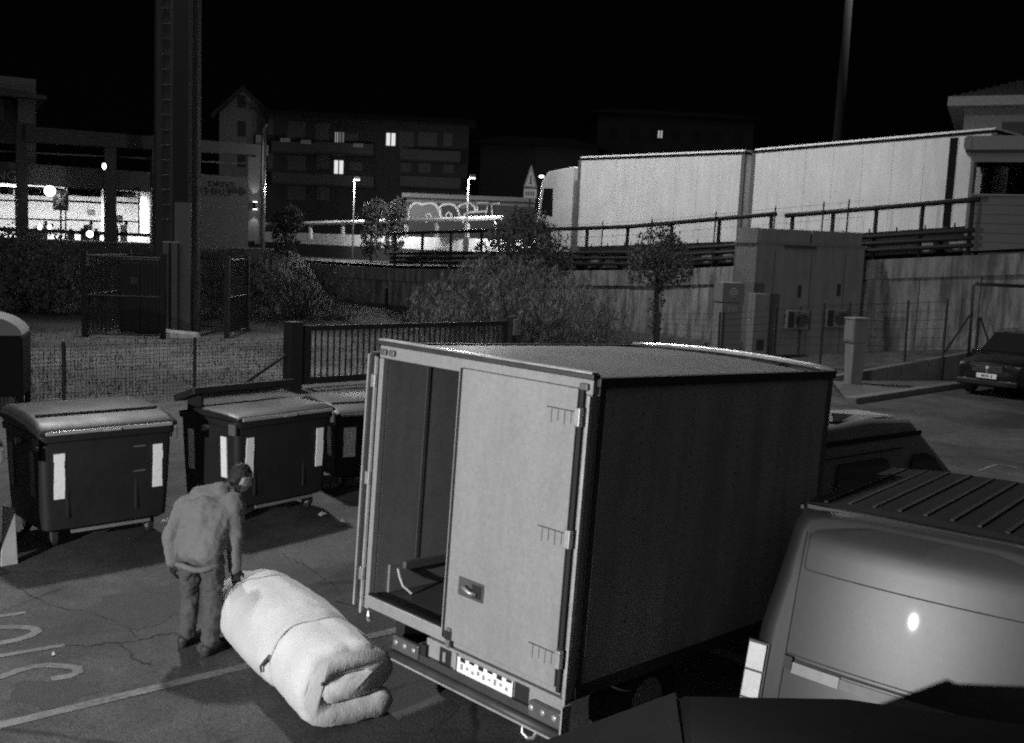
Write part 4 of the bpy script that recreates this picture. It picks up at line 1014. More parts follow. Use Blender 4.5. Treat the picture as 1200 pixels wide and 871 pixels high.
# ------------------------------------------------------------------ yard floodlight on its pole, behind and left of the camera
LB_ = Vector((-7.4, -0.9, 3.2))
g = thing('yard_floodlight', 'floodlight on a short steel pole facing into the yard', 'floodlight', (LB_.x - .25, LB_.y - .35, 0))
MB().cyl((0, 0, 0), (0, 0, 3.4), 0.06, n=10).build('pole', steel, g)
MB(Matrix.Translation((.17, .24, 3.2)) @ Matrix.Rotation(R(-42), 4, 'Z')).box(-.22, .22, -.12, .03, -.16, .16).build('housing', blackp, g, bevel=.02)
spot('yard_light', LB_, (0.2, 8.5, 0.9), LAMP_YARD, 118, 0.8, 0.07, g)

# ------------------------------------------------------------------ box truck
tu = Vector((0.70028, 0.71281, -0.03883)); tw = Vector((-0.71314, 0.70099, 0.00711)); tn = Vector((0.03229, 0.02271, 0.99922))
TO = Vector((0.4186, 6.167, 0.002))
TM = Matrix.Translation(TO) @ Matrix(((tu.x, tw.x, tn.x), (tu.y, tw.y, tn.y), (tu.z, tw.z, tn.z))).to_4x4()
BW, BL, BT, BS = 2.11, 3.05, 2.755, 0.70
truck = thing('box_truck', 'box truck with one rear door open, parked between the waste containers and the van', 'truck', mtx=TM)
white = M('white_truck_paint', 0.265, 0.55, var=0.1, scale=1.3, spec=0.35, bump=0.05, bscale=220, streak=.1)
sidep = M('grey_side_panel', 0.3, 0.6, var=0.15, scale=1.0, streak=0.25, spec=0.3)
roofm = M('truck_roof_sheet', 0.17, 0.5, 0.2, var=0.12, scale=1.0)
rubber = M('door_rubber', 0.015, 0.8); ply = M('plywood_lining', 0.23, 0.8, var=0.2, scale=2, streak=.15)
trim_l = M('bright_trim', 0.6, 0.35, 0.6)
bodyb = bx('box_body', sidep, truck, 0.055, BL, 0.0, 0.03, BS + .03, BT - .06)
bx('side_wall', sidep, bodyb, 0.055, BL, BW - .03, BW, BS + .03, BT - .06)
bx('lining', ply, bodyb, 0.055, BL - .04, BW - .05, BW - .033, BS + .09, BT - .07)
bx('lining', ply, bodyb, 0.055, BL - .04, 0.033, 0.05, BS + .09, BT - .07)
bx('front_wall', ply, bodyb, BL - .035, BL - .002, 0.033, BW - .033, BS + .03, BT - .06)
bx('load_floor', M('load_floor', 0.06, 0.7, var=.3, scale=3), bodyb, 0.04, BL - .04, 0.052, BW - .052, BS + .04, BS + .085)
bx('lining_seam', M('seam_metal', .22, .4, .5), bodyb, 0.44, .47, BW - .0535, BW - .0505, BS + .32, BT - .1)
bx('kick_plate', M('kick_plate', .2, .6, var=.2), bodyb, 0.17, BL - .06, BW - .075, BW - .052, BS + .09, BS + .31)
bx('kick_rail', M('kick_rail', .1, .6), bodyb, 0.3, BL - .06, BW - .11, BW - .076, BS + .26, BS + .32)
MB().tube([(0.23, BW - .1, BS + .28), (0.24, BW - .12, BS + .21), (.25, BW - .15, BS + .15), (.3, BW - .2, BS + .095)], .012, 5).build('tie_strap', M('strap_pale', .45, .7), bodyb)
# crowned roof
rm = MB(); n = 12; prof = [(BW * i / n, BT - .035 + .045 * (1 - (2 * i / n - 1) ** 2)) for i in range(n + 1)]
rings_ = []
NX = 31
for j in range(NX):
    x = 0.02 + (BL + .02) * j / (NX - 1); w_ = 0.006 * (j % 2); dz = -0.05 * smooth01((x - BL + .35) / .4)
    rings_.append([(x, y, z + w_ + dz) for y, z in prof] + [(x, y, z - .03) for y, z in prof[::-1]])
rm.rings(rings_).build('roof', roofm, truck, smooth=False)
bx('roof_rail', M('dark_roof_rail', .035, .5, .3), truck, 0.03, BL + .02, -0.03, 0.035, BT - .075, BT - .015, bevel=.008)
bx('roof_rail', M('dark_roof_rail', .035), truck, 0.03, BL + .02, BW - .035, BW + .03, BT - .075, BT - .015, bevel=.008)
MB().tube([(BL + .03, -0.01 + BW * i / 10, BT - .02 + .045 * (1 - (2 * i / 10 - 1) ** 2)) for i in range(11)], .03, 6).build('front_bow', trim_l, truck, smooth=True)
# side trim strip and rivets
bx('trim_strip', trim_l, truck, .118, .126, -.008, -.001, BS + .25, BT - .1)
bx('corner_trim', M('corner_dark', .045, .5, .3), truck, .052, .11, -.012, -.002, BS, BT - .08)
bx('front_corner_trim', M('corner_grey', .1, .5, .4), truck, BL - .06, BL + .004, -.012, -.002, BS, BT - .08)
bx('bottom_trim', M('corner_dark', .045), truck, .055, BL, -.014, -.002, BS - .02, BS + .06)
rv = MB()
for xx in (.52, 1.1, 1.7, 2.3):
    for i in range(17): rv.cyl((xx + .002 * (i % 3), -.001, BS + .3 + i * .1), (xx, -.006, BS + .3 + i * .1), .007, n=6)
rv.build('rivet', M('rivet', .14, .4, .6), truck)['kind'] = 'stuff'
# rear frame
fr = bx('rear_header', white, truck, -0.005, .05, 0, BW, BT - .125, BT - .03, bevel=.006)
bx('header_rail', M('header_dark', .06, .5, .4), fr, -.02, .05, -.01, BW + .01, BT - .028, BT + .005, bevel=.006)
bx('header_lip', trim_l, fr, -.026, .04, 0, BW, BT + .007, BT + .018)
bx('rear_post', white, truck, -0.005, .05, 0.0, .05, BS - .02, BT - .127, bevel=.006)
bx('rear_post', white, truck, -0.005, .05, BW - .05, BW, BS - .02, BT - .127, bevel=.006)
sl = bx('rear_sill', white, truck, -0.015, .05, .052, BW - .052, BS - .0, BS + .085, bevel=.006)
bx('sill_edge', trim_l, sl, -.022, .045, 1.15, BW - .06, BS + .088, BS + .1)
bx('sill_seal', rubber, sl, -.02, .03, 1.15, BW - .06, BS + .102, BS + .112)
# markers
for y in (.06, BW - .06, BW - .16): MB().box(-.03, -.006, y - .035, y + .035, BT - .1, BT - .055).build('marker_lamp', M('marker_lens', .12, .3), truck, bevel=.01)
# closed right door
dr = bx('rear_door', white, truck, -.045, -.008, .085, 1.14, BS + .05, BT - .09, bevel=.008)
bx('door_seal', rubber, dr, -.04, -.01, 1.141, 1.156, BS + .05, BT - .09)
bx('door_edge', trim_l, dr, -.05, -.008, 1.157, 1.164, BS + .05, BT - .09)
bx('hinge_gap', rubber, truck, -.028, -.007, .052, .083, BS + .02, BT - .1)
bx('post_edge', trim_l, truck, -.034, -.004, -.006, .012, BS - .05, BT - .13)
for zz in (.245, 1.02, 1.79):
    h = bx('hinge', alu, truck, -.07, -.03, .035, .085, BS + zz - .06, BS + zz + .06, bevel=.008)
    rb = MB().box(-.0475, -.0455, .09, .33, BS + zz + .025, BS + zz + .033)
    for i in range(4): rb.box(-.0475, -.0455, .12 + i * .055, .124 + i * .055, BS + zz - .05 - .015 * (i % 2), BS + zz + .024)
    rb.build('rust_run', M('rust_run', .06, .8), h)
# lock box
lk = bx('lock_plate', M('lock_plate', .14, .4, .5), dr, -.052, -.0455, .77, 1.02, BS + .40, BS + .53, bevel=.004)
bx('lock_recess', rubber, lk, -.056, -.053, .79, .88, BS + .42, BS + .51)
MB().tube([(-.06, .96, BS + .47), (-.085, .93, BS + .475), (-.085, .87, BS + .455), (-.06, .83, BS + .45)], .015, 6).build('handle', alu, lk, smooth=True)
lt_ = bx('latch', M('latch_metal', .25, .4, .6), dr, -.066, -.046, 1.06, 1.10, BS + .0, BS + .14, bevel=.005)
bx('latch_keeper', rubber, lt_, -.072, -.067, 1.055, 1.105, BS + .06, BS + .12)
# open left door folded along the left side
od = bx('open_door', rubber, truck, -.01, 1.04, BW + .03, BW + .095, BS + .03, BT - .09)
bx('door_face', white, od, 0.0, 1.03, BW + .0955, BW + .11, BS + .03, BT - .09)
bx('door_edge', trim_l, od, -.03, -.011, BW + .094, BW + .112, BS - .02, BT - .11)
bx('door_edge', trim_l, od, -.03, -.011, BW + .004, BW + .026, BS - .06, BT - .12)
for zz in (.25, 1.0, 1.75): bx('hinge', alu, od, -.04, -.011, BW + .0, BW + .05, BS + zz - .05, BS + zz + .05, bevel=.006)
MB().tube([(-.02, BW - .1, BS - .09), (-.03, BW - .1, BS - .05), (-.02, BW - .1, BS - .012)], .02, 6).build('stop_lug', alu, truck)
# underrun panel with lights, plate and bar
up = bx('rear_panel', white, truck, -.03, .02, .0, 1.33, BS - .2, BS - .01, bevel=.006)
bx('panel_recess', rubber, up, -.034, -.031, .3, .43, BS - .155, BS - .03)
bx('panel_recess', rubber, up, -.034, -.031, 1.06, 1.18, BS - .15, BS - .03)
bx('recess_hook', alu, up, -.05, -.035, 1.1, 1.13, BS - .12, BS - .05)
pl = bx('number_plate', M('plate_white', .9, .5, var=.03), truck, -.045, -.035, .44, .98, BS - .145, BS - .035)
bx('plate_edge', trim_l, pl, -.05, -.035, .99, 1.01, BS - .16, BS - .02)
mk_ = MB()
for i in range(9): mk_.box(-.0475, -.0455, .48 + i * .055, .505 + i * .055, BS - .115 + .012 * (i % 2), BS - .09 + .008 * (i % 3))
mk_.build('plate_marking', M('plate_grey', .3, .6), pl)['kind'] = 'stuff'
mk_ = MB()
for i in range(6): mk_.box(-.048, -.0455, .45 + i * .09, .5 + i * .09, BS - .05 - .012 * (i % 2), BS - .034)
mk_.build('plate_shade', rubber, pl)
lens = M('lamp_lens', .09, .25, spec=.7)
for y0, y1, z in ((1.36, 1.66, BS - .135), (-.02, .26, BS - .135)):
    t_ = bx('tail_light', lens, truck, -.08, -.032, y0, y1, z - .055, z + .055, bevel=.015)
    for k in range(3): MB().sphere((-.08, y0 + .05 + k * .1, z + .01), (.008, .024, .02), 8, 6).build('reflector', M('bulb_reflector', .4, .35, .3), t_, smooth=True)
bx('lamp_bracket', rubber, truck, -.06, -.0, 1.30, 1.355, BS - .2, BS - .06)
br = MB().tube([(-.07, y, .47 + .0 * y) for y in (1.68, 1.2, .6, -.03)], .035, 8).build('underrun_bar', M('bar_grey', .06, .5, .3), truck, smooth=True)
bx('bar_face', M('bar_grey', .06), br, -.062, -.02, -.02, 1.66, .47, .56)
bx('bar_lip', trim_l, br, -.112, -.1, -.04, 1.62, .445, .458)
bx('bar_end', trim_l, br, -.1, -.02, -.05, -.036, .44, .68)
MB().tube([(-.09, .16, .44), (-.1, .17, .4), (-.1, .22, .38), (-.1, .27, .4), (-.09, .28, .44)], .012, 6).build('tow_loop', alu, truck)
for y in (.3, 1.7): bx('chassis_rail', rubber, truck, .03, BL + 3.6, y - .05, y + .05, .5, BS - .01)
for x, y in ((.95, .05), (.95, 1.78)): wheel(truck, x, y, .36 + .039 * x, .36, .28)
for x, y in ((6.1, .1), (6.1, 1.78)): wheel(truck, x, y, .34 + .039 * x, .34, .24)
bx('mudguard', rubber, truck, .5, 1.4, .02, .4, .74, .76)
# crew cab
cabp = M('truck_cab_paint', .15, .4, var=.12, coat=.2)
x0 = BL + .1
prof = [(x0, .55), (x0, 2.02), (x0 + .12, 2.17), (x0 + 1.2, 2.22), (x0 + 2.15, 2.18), (x0 + 2.45, 2.0), (x0 + 3.3, 1.5), (x0 + 3.85, 1.3), (x0 + 3.98, .65)]
rings_ = []
def tumb(b): return .12 * max(0, (b - 1.3) / .9)
for y, k in ((.1, 0.03), (.16, 0.0), (.22, 0), (1.88, 0), (1.94, 0.0), (2.0, 0.03)):
    cx = x0 + 1.9
    rings_.append([(cx + (a - cx) * (1 - k), y + (1 if y < 1 else -1) * tumb(b), b - k * (b - .45) * .8) for a, b in prof])
cb = MB().rings(rings_).build('cab', cabp, truck, bevel=.04)
bx('gutter', rubber, cb, x0 + .02, x0 + 2.3, .19, .215, 2.03, 2.075)
def sidewin(nm, pts):
    MB().prism(pts, lambda a, b: (a, .083 + tumb(b), b), lambda a, b: (a, .13 + tumb(b), b)).build(nm, GLASS(), cb)
sidewin('rear_window', rrect(x0 + .5, x0 + 1.55, 1.4, 1.86, .12)); sidewin('door_window', [(x0 + 2.05, 1.36), (x0 + 3.15, 1.38), (x0 + 2.6, 1.78), (x0 + 2.4, 1.84), (x0 + 2.15, 1.84), (x0 + 2.05, 1.76)])
MB().prism([(.3, 0), (1.8, 0), (1.7, 1), (.4, 1)], lambda a, b: (x0 + 3.28 - .8 * b, a, 1.53 + .46 * b), lambda a, b: (x0 + 3.3 - .8 * b, a, 1.56 + .46 * b)).build('windscreen', GLASS(), cb)
bx('door_seam', rubber, cb, x0 + 1.84, x0 + 1.855, .085, .1, .75, 1.32); bx('waist_seam', rubber, cb, x0 + .05, x0 + 1.8, .148, .165, 1.93, 1.94)
MB().hexa([(x0 + .7, .35, 2.215), (x0 + 2.0, .35, 2.215), (x0 + 2.0, .75, 2.215), (x0 + .7, .75, 2.215)], [(x0 + .75, .4, 2.29), (x0 + 1.3, .45, 2.245), (x0 + 1.3, .7, 2.245), (x0 + .75, .7, 2.29)]).build('roof_glint', trim_l, cb)  # bright sliver standing in for light caught on the cab roof edge
x0 += 1.6
bx('bumper', rubber, cb, x0 + 2.3, x0 + 2.45, .15, 1.95, .35, .65, bevel=.04)
for y in (.3, 1.6): bx('headlight', lens, cb, x0 + 2.28, x0 + 2.37, y, y + .3, .75, .95, bevel=.03)
bx('mirror', blackp, cb, x0 + 1.4, x0 + 1.5, -.12, .1, 1.2, 1.5, bevel=.03)

# ------------------------------------------------------------------ grey van on the right
van = thing('grey_van', 'grey van with ribbed roof seen from behind, right of the box truck', 'van', (2.0, 6.86, 0), R(51))
vp = M('van_paint', .048, .42, .7, var=.06, scale=1.0, spec=.4, coat=.5, coatr=.025, grain=.08, rvar=.03)
vroof = M('van_roof_paint', .016, .85, .0, var=.12, spec=.06)
VW = 1.78      # local: x forward, y to the left; left side y = 0, right side y = -VW
def vsec(x, zt, zb, wt, tumble):
    pts = []
    for sgn in (1, -1):
        half = [(wt, zt - .02), (wt + .035, zt - .1), (wt + .055, zt - .25), (wt + tumble * .55, (zt + zb) * .62), (wt + tumble * .9, 1.05), (wt + tumble, .8), (wt + tumble, .5), (wt + tumble - .03, zb)]
        if zt < 1.3: half = [(wt, zt - .02), (wt + .03, zt - .06), (wt + .05, zt - .1), (wt + tumble * .7, zt - .15), (wt + tumble * .9, .8), (wt + tumble, .7), (wt + tumble, .5), (wt + tumble - .03, zb)]
        top = [(wt * .55, zt + .03), (wt * .85, zt + .012)]
        seq = top + half
        pts.append([(x, -VW / 2 + sgn * y, z) for y, z in seq])
    return pts[0] + pts[1][::-1]
def slant(ps, k):   # rear leans out toward the bottom
    return [(x - k * max(0, 1.85 - z) ** 0.9, y, z) for x, y, z in ps]
secs = [slant(vsec(-.02, 1.79, .42, .77, .12), .26), slant(vsec(-.008, 1.81, .40, .81, .145), .26), slant(vsec(.015, 1.83, .38, .845, .16), .26), slant(vsec(.05, 1.843, .36, .87, .166), .24), slant(vsec(.11, 1.85, .35, .88, .17), .2), vsec(.4, 1.86, .3, .885, .18), vsec(1.0, 1.865, .3, .885, .18), vsec(1.8, 1.85, .3, .87, .19), vsec(2.05, 1.80, .3, .85, .2), vsec(2.75, 1.18, .3, .78, .24), vsec(3.6, .98, .3, .72, .25), vsec(3.85, .78, .3, .6, .25)]
vb = MB().rings(secs).build('body', vp, van, smooth=True)
vb.modifiers.new('edge', 'EDGE_SPLIT').split_angle = R(50)
# roof skin with ribs
rs = MB()
rs.rings([[(x, -VW / 2 + y, z) for y, z in ((-.86, 1.868), (-.5, 1.905), (0, 1.92), (.5, 1.905), (.86, 1.868), (.86, 1.82), (-.86, 1.82))] for x in (.06, .5, 1.1, 1.75)])
rsk = rs.build('roof_skin', vroof, van, smooth=False)
bx('rear_gutter', M('gutter_black', .02, .5), van, .015, .058, -VW / 2 - .84, -VW / 2 + .84, 1.83, 1.868, bevel=.01)
for i in range(10):
    y = -VW / 2 - .74 + i * 1.48 / 9; z = 1.92 - .05 * ((y + VW / 2) / .86) ** 2
    bx('roof_rib', M('rib_black', .012, .6), rsk, .1, 1.72, y - .014, y + .014, z - .02, z + .008, bevel=.004)
for sgn in (1, -1): bx('roof_gutter', M('gutter_black', .02), van, .04, 1.9, -VW / 2 + sgn * .88 - .015, -VW / 2 + sgn * .88 + .015, 1.815, 1.848, bevel=.006)
# rear details laid on the slanted tail: x = xr(z)
def xr(z, o=.006): return -.02 - .26 * max(0, 1.85 - z) ** 0.9 - o
def bow(y): return -.055 * max(0, 1 - ((y + VW / 2) / .8) ** 2)
pb = MB(); ny, nz2 = 24, 18; yy_ = [-VW / 2 + .775 * (2 * i / ny - 1) for i in range(ny + 1)]
def zr_(k): return .43 + (1.80 - .43) * k / nz2
for k in range(nz2 + 1):
    z = zr_(k); dep = -.02 * smooth01((z - 1.68) / .12)
    pb.v += [Vector((xr(z, .001) + bow(y) - dep * 2.2, y, z)) for y in yy_]
pb.f = [(k * (ny + 1) + i, k * (ny + 1) + i + 1, (k + 1) * (ny + 1) + i + 1, (k + 1) * (ny + 1) + i) for k in range(nz2) for i in range(ny)]
pb.build('tailgate', vp, van, smooth=True)
def rear_strip(nm, mat, par, y0, y1, z0, z1, o0=.004, o1=.001, n=1):
    b = MB(); m_ = max(1, int((y1 - y0) / .1))
    for i in range(n):
        za, zb = z0 + (z1 - z0) * i / n, z0 + (z1 - z0) * (i + 1) / n
        for k in range(m_):
            ya, yb = y0 + (y1 - y0) * k / m_, y0 + (y1 - y0) * (k + 1) / m_
            P = lambda y, z, o: (xr(z, o) + bow(y), y, z)
            b.hexa([P(ya, za, o0), P(yb, za, o0), P(yb, za, -.02), P(ya, za, -.02)], [P(ya, zb, o0), P(yb, zb, o0), P(yb, zb, -.02), P(ya, zb, -.02)])
    return b.build(nm, mat, par)
seamd = M('panel_seam', .02, .7)
rear_strip('window_panel_seam', seamd, van, -1.6, -.16, 1.455, 1.463)
rear_strip('window_panel_seam', seamd, van, -.135, -.127, 1.49, 1.69, n=3)
MB().tube([(xr(1.49, .002) + bow(-.131), -.131, 1.49), (xr(1.466, .002) + bow(-.138), -.138, 1.466), (xr(1.459, .002) + bow(-.16), -.16, 1.459)], .004, 4).build('window_panel_seam', seamd, van)
rear_strip('door_seam', seamd, van, -.105, -.099, .45, 1.7, n=5)
rear_strip('door_seam', seamd, van, -1.65, -.1, .905, .912)
hd = rear_strip('handle_strip', M('handle_strip', .2, .45, .2), van, -.5, -.17, .80, .87, o0=.02)
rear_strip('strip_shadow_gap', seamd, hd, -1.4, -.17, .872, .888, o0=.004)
rear_strip('strip_end', blackp, hd, -.169, -.11, .82, .9, o0=.03)
rear_strip('strip_faded', M('strip_faded', .12, .5, .1), hd, -1.4, -.501, .80, .86, o0=.012)  # same strip continued darker, its fading brightness put into the colour
for sgn, nm in ((1, ''), (-1, '')):
    yc = -VW / 2 + sgn * .92
    tl = MB()
    y0, y1 = (yc - .02, yc + .13) if sgn > 0 else (yc - .13, yc + .02)
    base = rear_strip('tail_light', blackp, van, y0, y1, .36, .93, o0=.012, n=4)
    for k in range(3):
        za = .38 + k * .185
        rear_strip('light_cell', M('tail_cell', .5, .4, spec=.5), base, y0 + .015, y1 - .012, za, za + .17, o0=.03)
bp_ = MB().box(-.33, .1, -VW - .12, .12, .22, .36).build('bumper', blackp, van, bevel=.05)
for x in (.75, 3.25):
    for y in (-.05, -VW - .1): wheel(van, x, y - .08, .32, .32, .2)
MB().prism([(-.75, 0), (.75, 0), (.68, 1), (-.68, 1)], lambda a, b: (2.72 - .62 * b, -VW / 2 + a, 1.22 + .55 * b), lambda a, b: (2.75 - .62 * b, -VW / 2 + a, 1.24 + .55 * b)).build('windscreen', GLASS(), van)
bx('side_window', GLASS(), van, 1.2, 1.9, .03, .065, 1.2, 1.6)
MB().box(2.1, 2.25, .18, .3, 1.05, 1.25).build('mirror', blackp, van, bevel=.03)
MB().sphere((.0, .135, 1.05), (.03, .03, .05), 8, 6).build('hinge', vp, van)

# ------------------------------------------------------------------ cars
def car(name, label, loc, rz, secs, paintm, L, glass_ranges, wheels, wr=.33):
    g = thing(name, label, 'car', loc, rz)
    def sec(s):
        x, hw, zb, zbelt, zt, rw = s
        half = [(0, zb), (hw * .85, zb), (hw * .985, zb + .1), (hw, (zb + zbelt) / 2), (hw * .985, zbelt - .06), (hw * .95, zbelt), (rw, zt - .05), (rw * .88, zt), (0, zt + .02)]
        return [(x, y, z) for y, z in half] + [(x, -y, z) for y, z in half[-2:0:-1]]
    b = MB().rings([sec(s) for s in secs]).build('body', paintm, g, smooth=True)
    b.modifiers.new('edge', 'EDGE_SPLIT').split_angle = R(40)
    def at_x(x):
        for s, t in zip(secs, secs[1:]):
            if s[0] <= x <= t[0]:
                k = (x - s[0]) / (t[0] - s[0]); return [a + (b_ - a) * k for a, b_ in zip(s, t)]
        return secs[-1]
    for xa, xb in glass_ranges:
        A, B = at_x(xa), at_x(xb)
        for sg in (1, -1):
            def P(s, k, o): return (s[0], sg * (s[1] * .95 + (s[5] - s[1] * .95) * k + o), s[3] + (s[4] - .05 - s[3]) * k)
            MB().hexa([P(A, .1, .012), P(B, .1, .012), P(B, .92, .012), P(A, .92, .012)], [P(A, .1, -.02), P(B, .1, -.02), P(B, .92, -.02), P(A, .92, -.02)]).build('side_window', GLASS(), g)
    for x in wheels:
        for y in (.62, -.86): wheel(g, x, y, wr, wr, .24)
    return g, at_x
black = M('black_car_paint', .012, .3, var=.1, coat=.6, spec=.5)
dkpaint = M('dark_car_paint', .004, .6, var=.1, spec=.05)
fpnt = G(1163, 464)
suv, sx = car('black_suv', 'black sport utility car parked nose-out by the concrete wall', (fpnt.x - .35, fpnt.y - .3, 0.006), UA,
    [(0, .66, .5, .72, .8, .55), (.06, .8, .32, .84, .92, .68), (.25, .88, .25, .92, 1.0, .76), (1.1, .9, .24, 1.02, 1.1, .8), (1.3, .9, .24, 1.04, 1.2, .74), (1.95, .9, .24, 1.06, 1.66, .66), (2.6, .9, .24, 1.06, 1.73, .66), (3.6, .9, .24, 1.07, 1.7, .64), (4.15, .88, .26, 1.08, 1.5, .6), (4.35, .8, .35, 1.0, 1.1, .6)], black, 4.35, [(1.75, 2.55), (2.63, 3.4), (3.46, 4.0)], (.85, 3.4), .36)
MB().prism([(-.72, 0), (.72, 0), (.58, 1), (-.58, 1)], lambda a, b: (1.27 + .66 * b, a, 1.17 + .5 * b), lambda a, b: (1.25 + .66 * b, a, 1.21 + .5 * b)).build('windscreen', GLASS(), suv)
hl = M('headlight_lens', .35, .2, spec=.7)
for sg in (1, -1):
    MB().hexa([(.03, sg * .45, .7), (.1, sg * .8, .72), (.1, sg * .8, .9), (.03, sg * .45, .88)], [(.16, sg * .45, .7), (.3, sg * .86, .72), (.3, sg * .86, .9), (.16, sg * .45, .88)]).build('headlight', hl, suv)
    MB().cyl((-.01, sg * .6, .42), (.05, sg * .6, .42), .07, n=12).build('fog_light', hl, suv)
    MB().tube([(2.0, sg * .62, 1.7), (2.15, sg * .62, 1.78), (3.4, sg * .6, 1.77), (3.6, sg * .6, 1.7)], .02, 6).build('roof_bar', alu, suv)
    MB().box(1.5, 1.65, min(sg * .9, sg * 1.08), max(sg * .9, sg * 1.08), 1.05, 1.2).build('mirror', black, suv, bevel=.03)
gr = bx('grille', blackp, suv, -.02, .04, -.42, .42, .68, .88)
for z in (.72, .78, .84): bx('grille_slat', M('chrome', .5, .25, .8), gr, -.03, -.021, -.4, .4, z, z + .015)
MB().cyl((-.03, 0, .82), (-.045, 0, .82), .045, n=14).build('badge', M('badge_bright', .9, .3, .3), gr); bx('badge_bar', M('chrome', .5), gr, -.05, -.031, -.03, .03, .66, .78)
pl = bx('number_plate', M('plate_white', .9), suv, -.05, -.02, -.27, .27, .52, .65)
mk_ = MB()
for i, y in enumerate((-.15, -.06, .0, .06, .1)): mk_.box(-.054, -.051, y, y + .035, .555, .615)
mk_.build('plate_marking', M('plate_dark', .1), pl)
bx('bumper', blackp, suv, -.03, .12, -.84, .84, .3, .48, bevel=.05)

fcar, fx = car('dark_hatchback', 'unlit dark car at the bottom edge, in front of the van', (.0, 4.22, 0), R(-5),
    [(-1.1, .6, .4, .7, .76, .5), (-1.0, .78, .25, .8, .86, .66), (0, .84, .22, .92, .98, .76), (.25, .85, .22, .95, 1.06, .72), (.85, .86, .22, .97, 1.42, .6), (1.6, .86, .22, .97, 1.47, .6), (2.4, .86, .22, .98, 1.42, .58), (2.85, .84, .24, .98, 1.1, .56), (3.05, .75, .35, .8, .9, .5)], dkpaint, 4.1, [(.7, 1.4), (1.48, 2.2)], (-.35, 2.3), .31)
MB().prism([(-.66, 0), (.66, 0), (.52, 1), (-.52, 1)], lambda a, b: (.22 + .6 * b, a, 1.05 + .36 * b), lambda a, b: (.2 + .6 * b, a, 1.08 + .36 * b)).build('windscreen', dkpaint, fcar)
for sg in (1, -1): bx('headlight', lens, fcar, -1.08, -.95, sg * .55 - .15, sg * .55 + .15, .62, .76, bevel=.03)

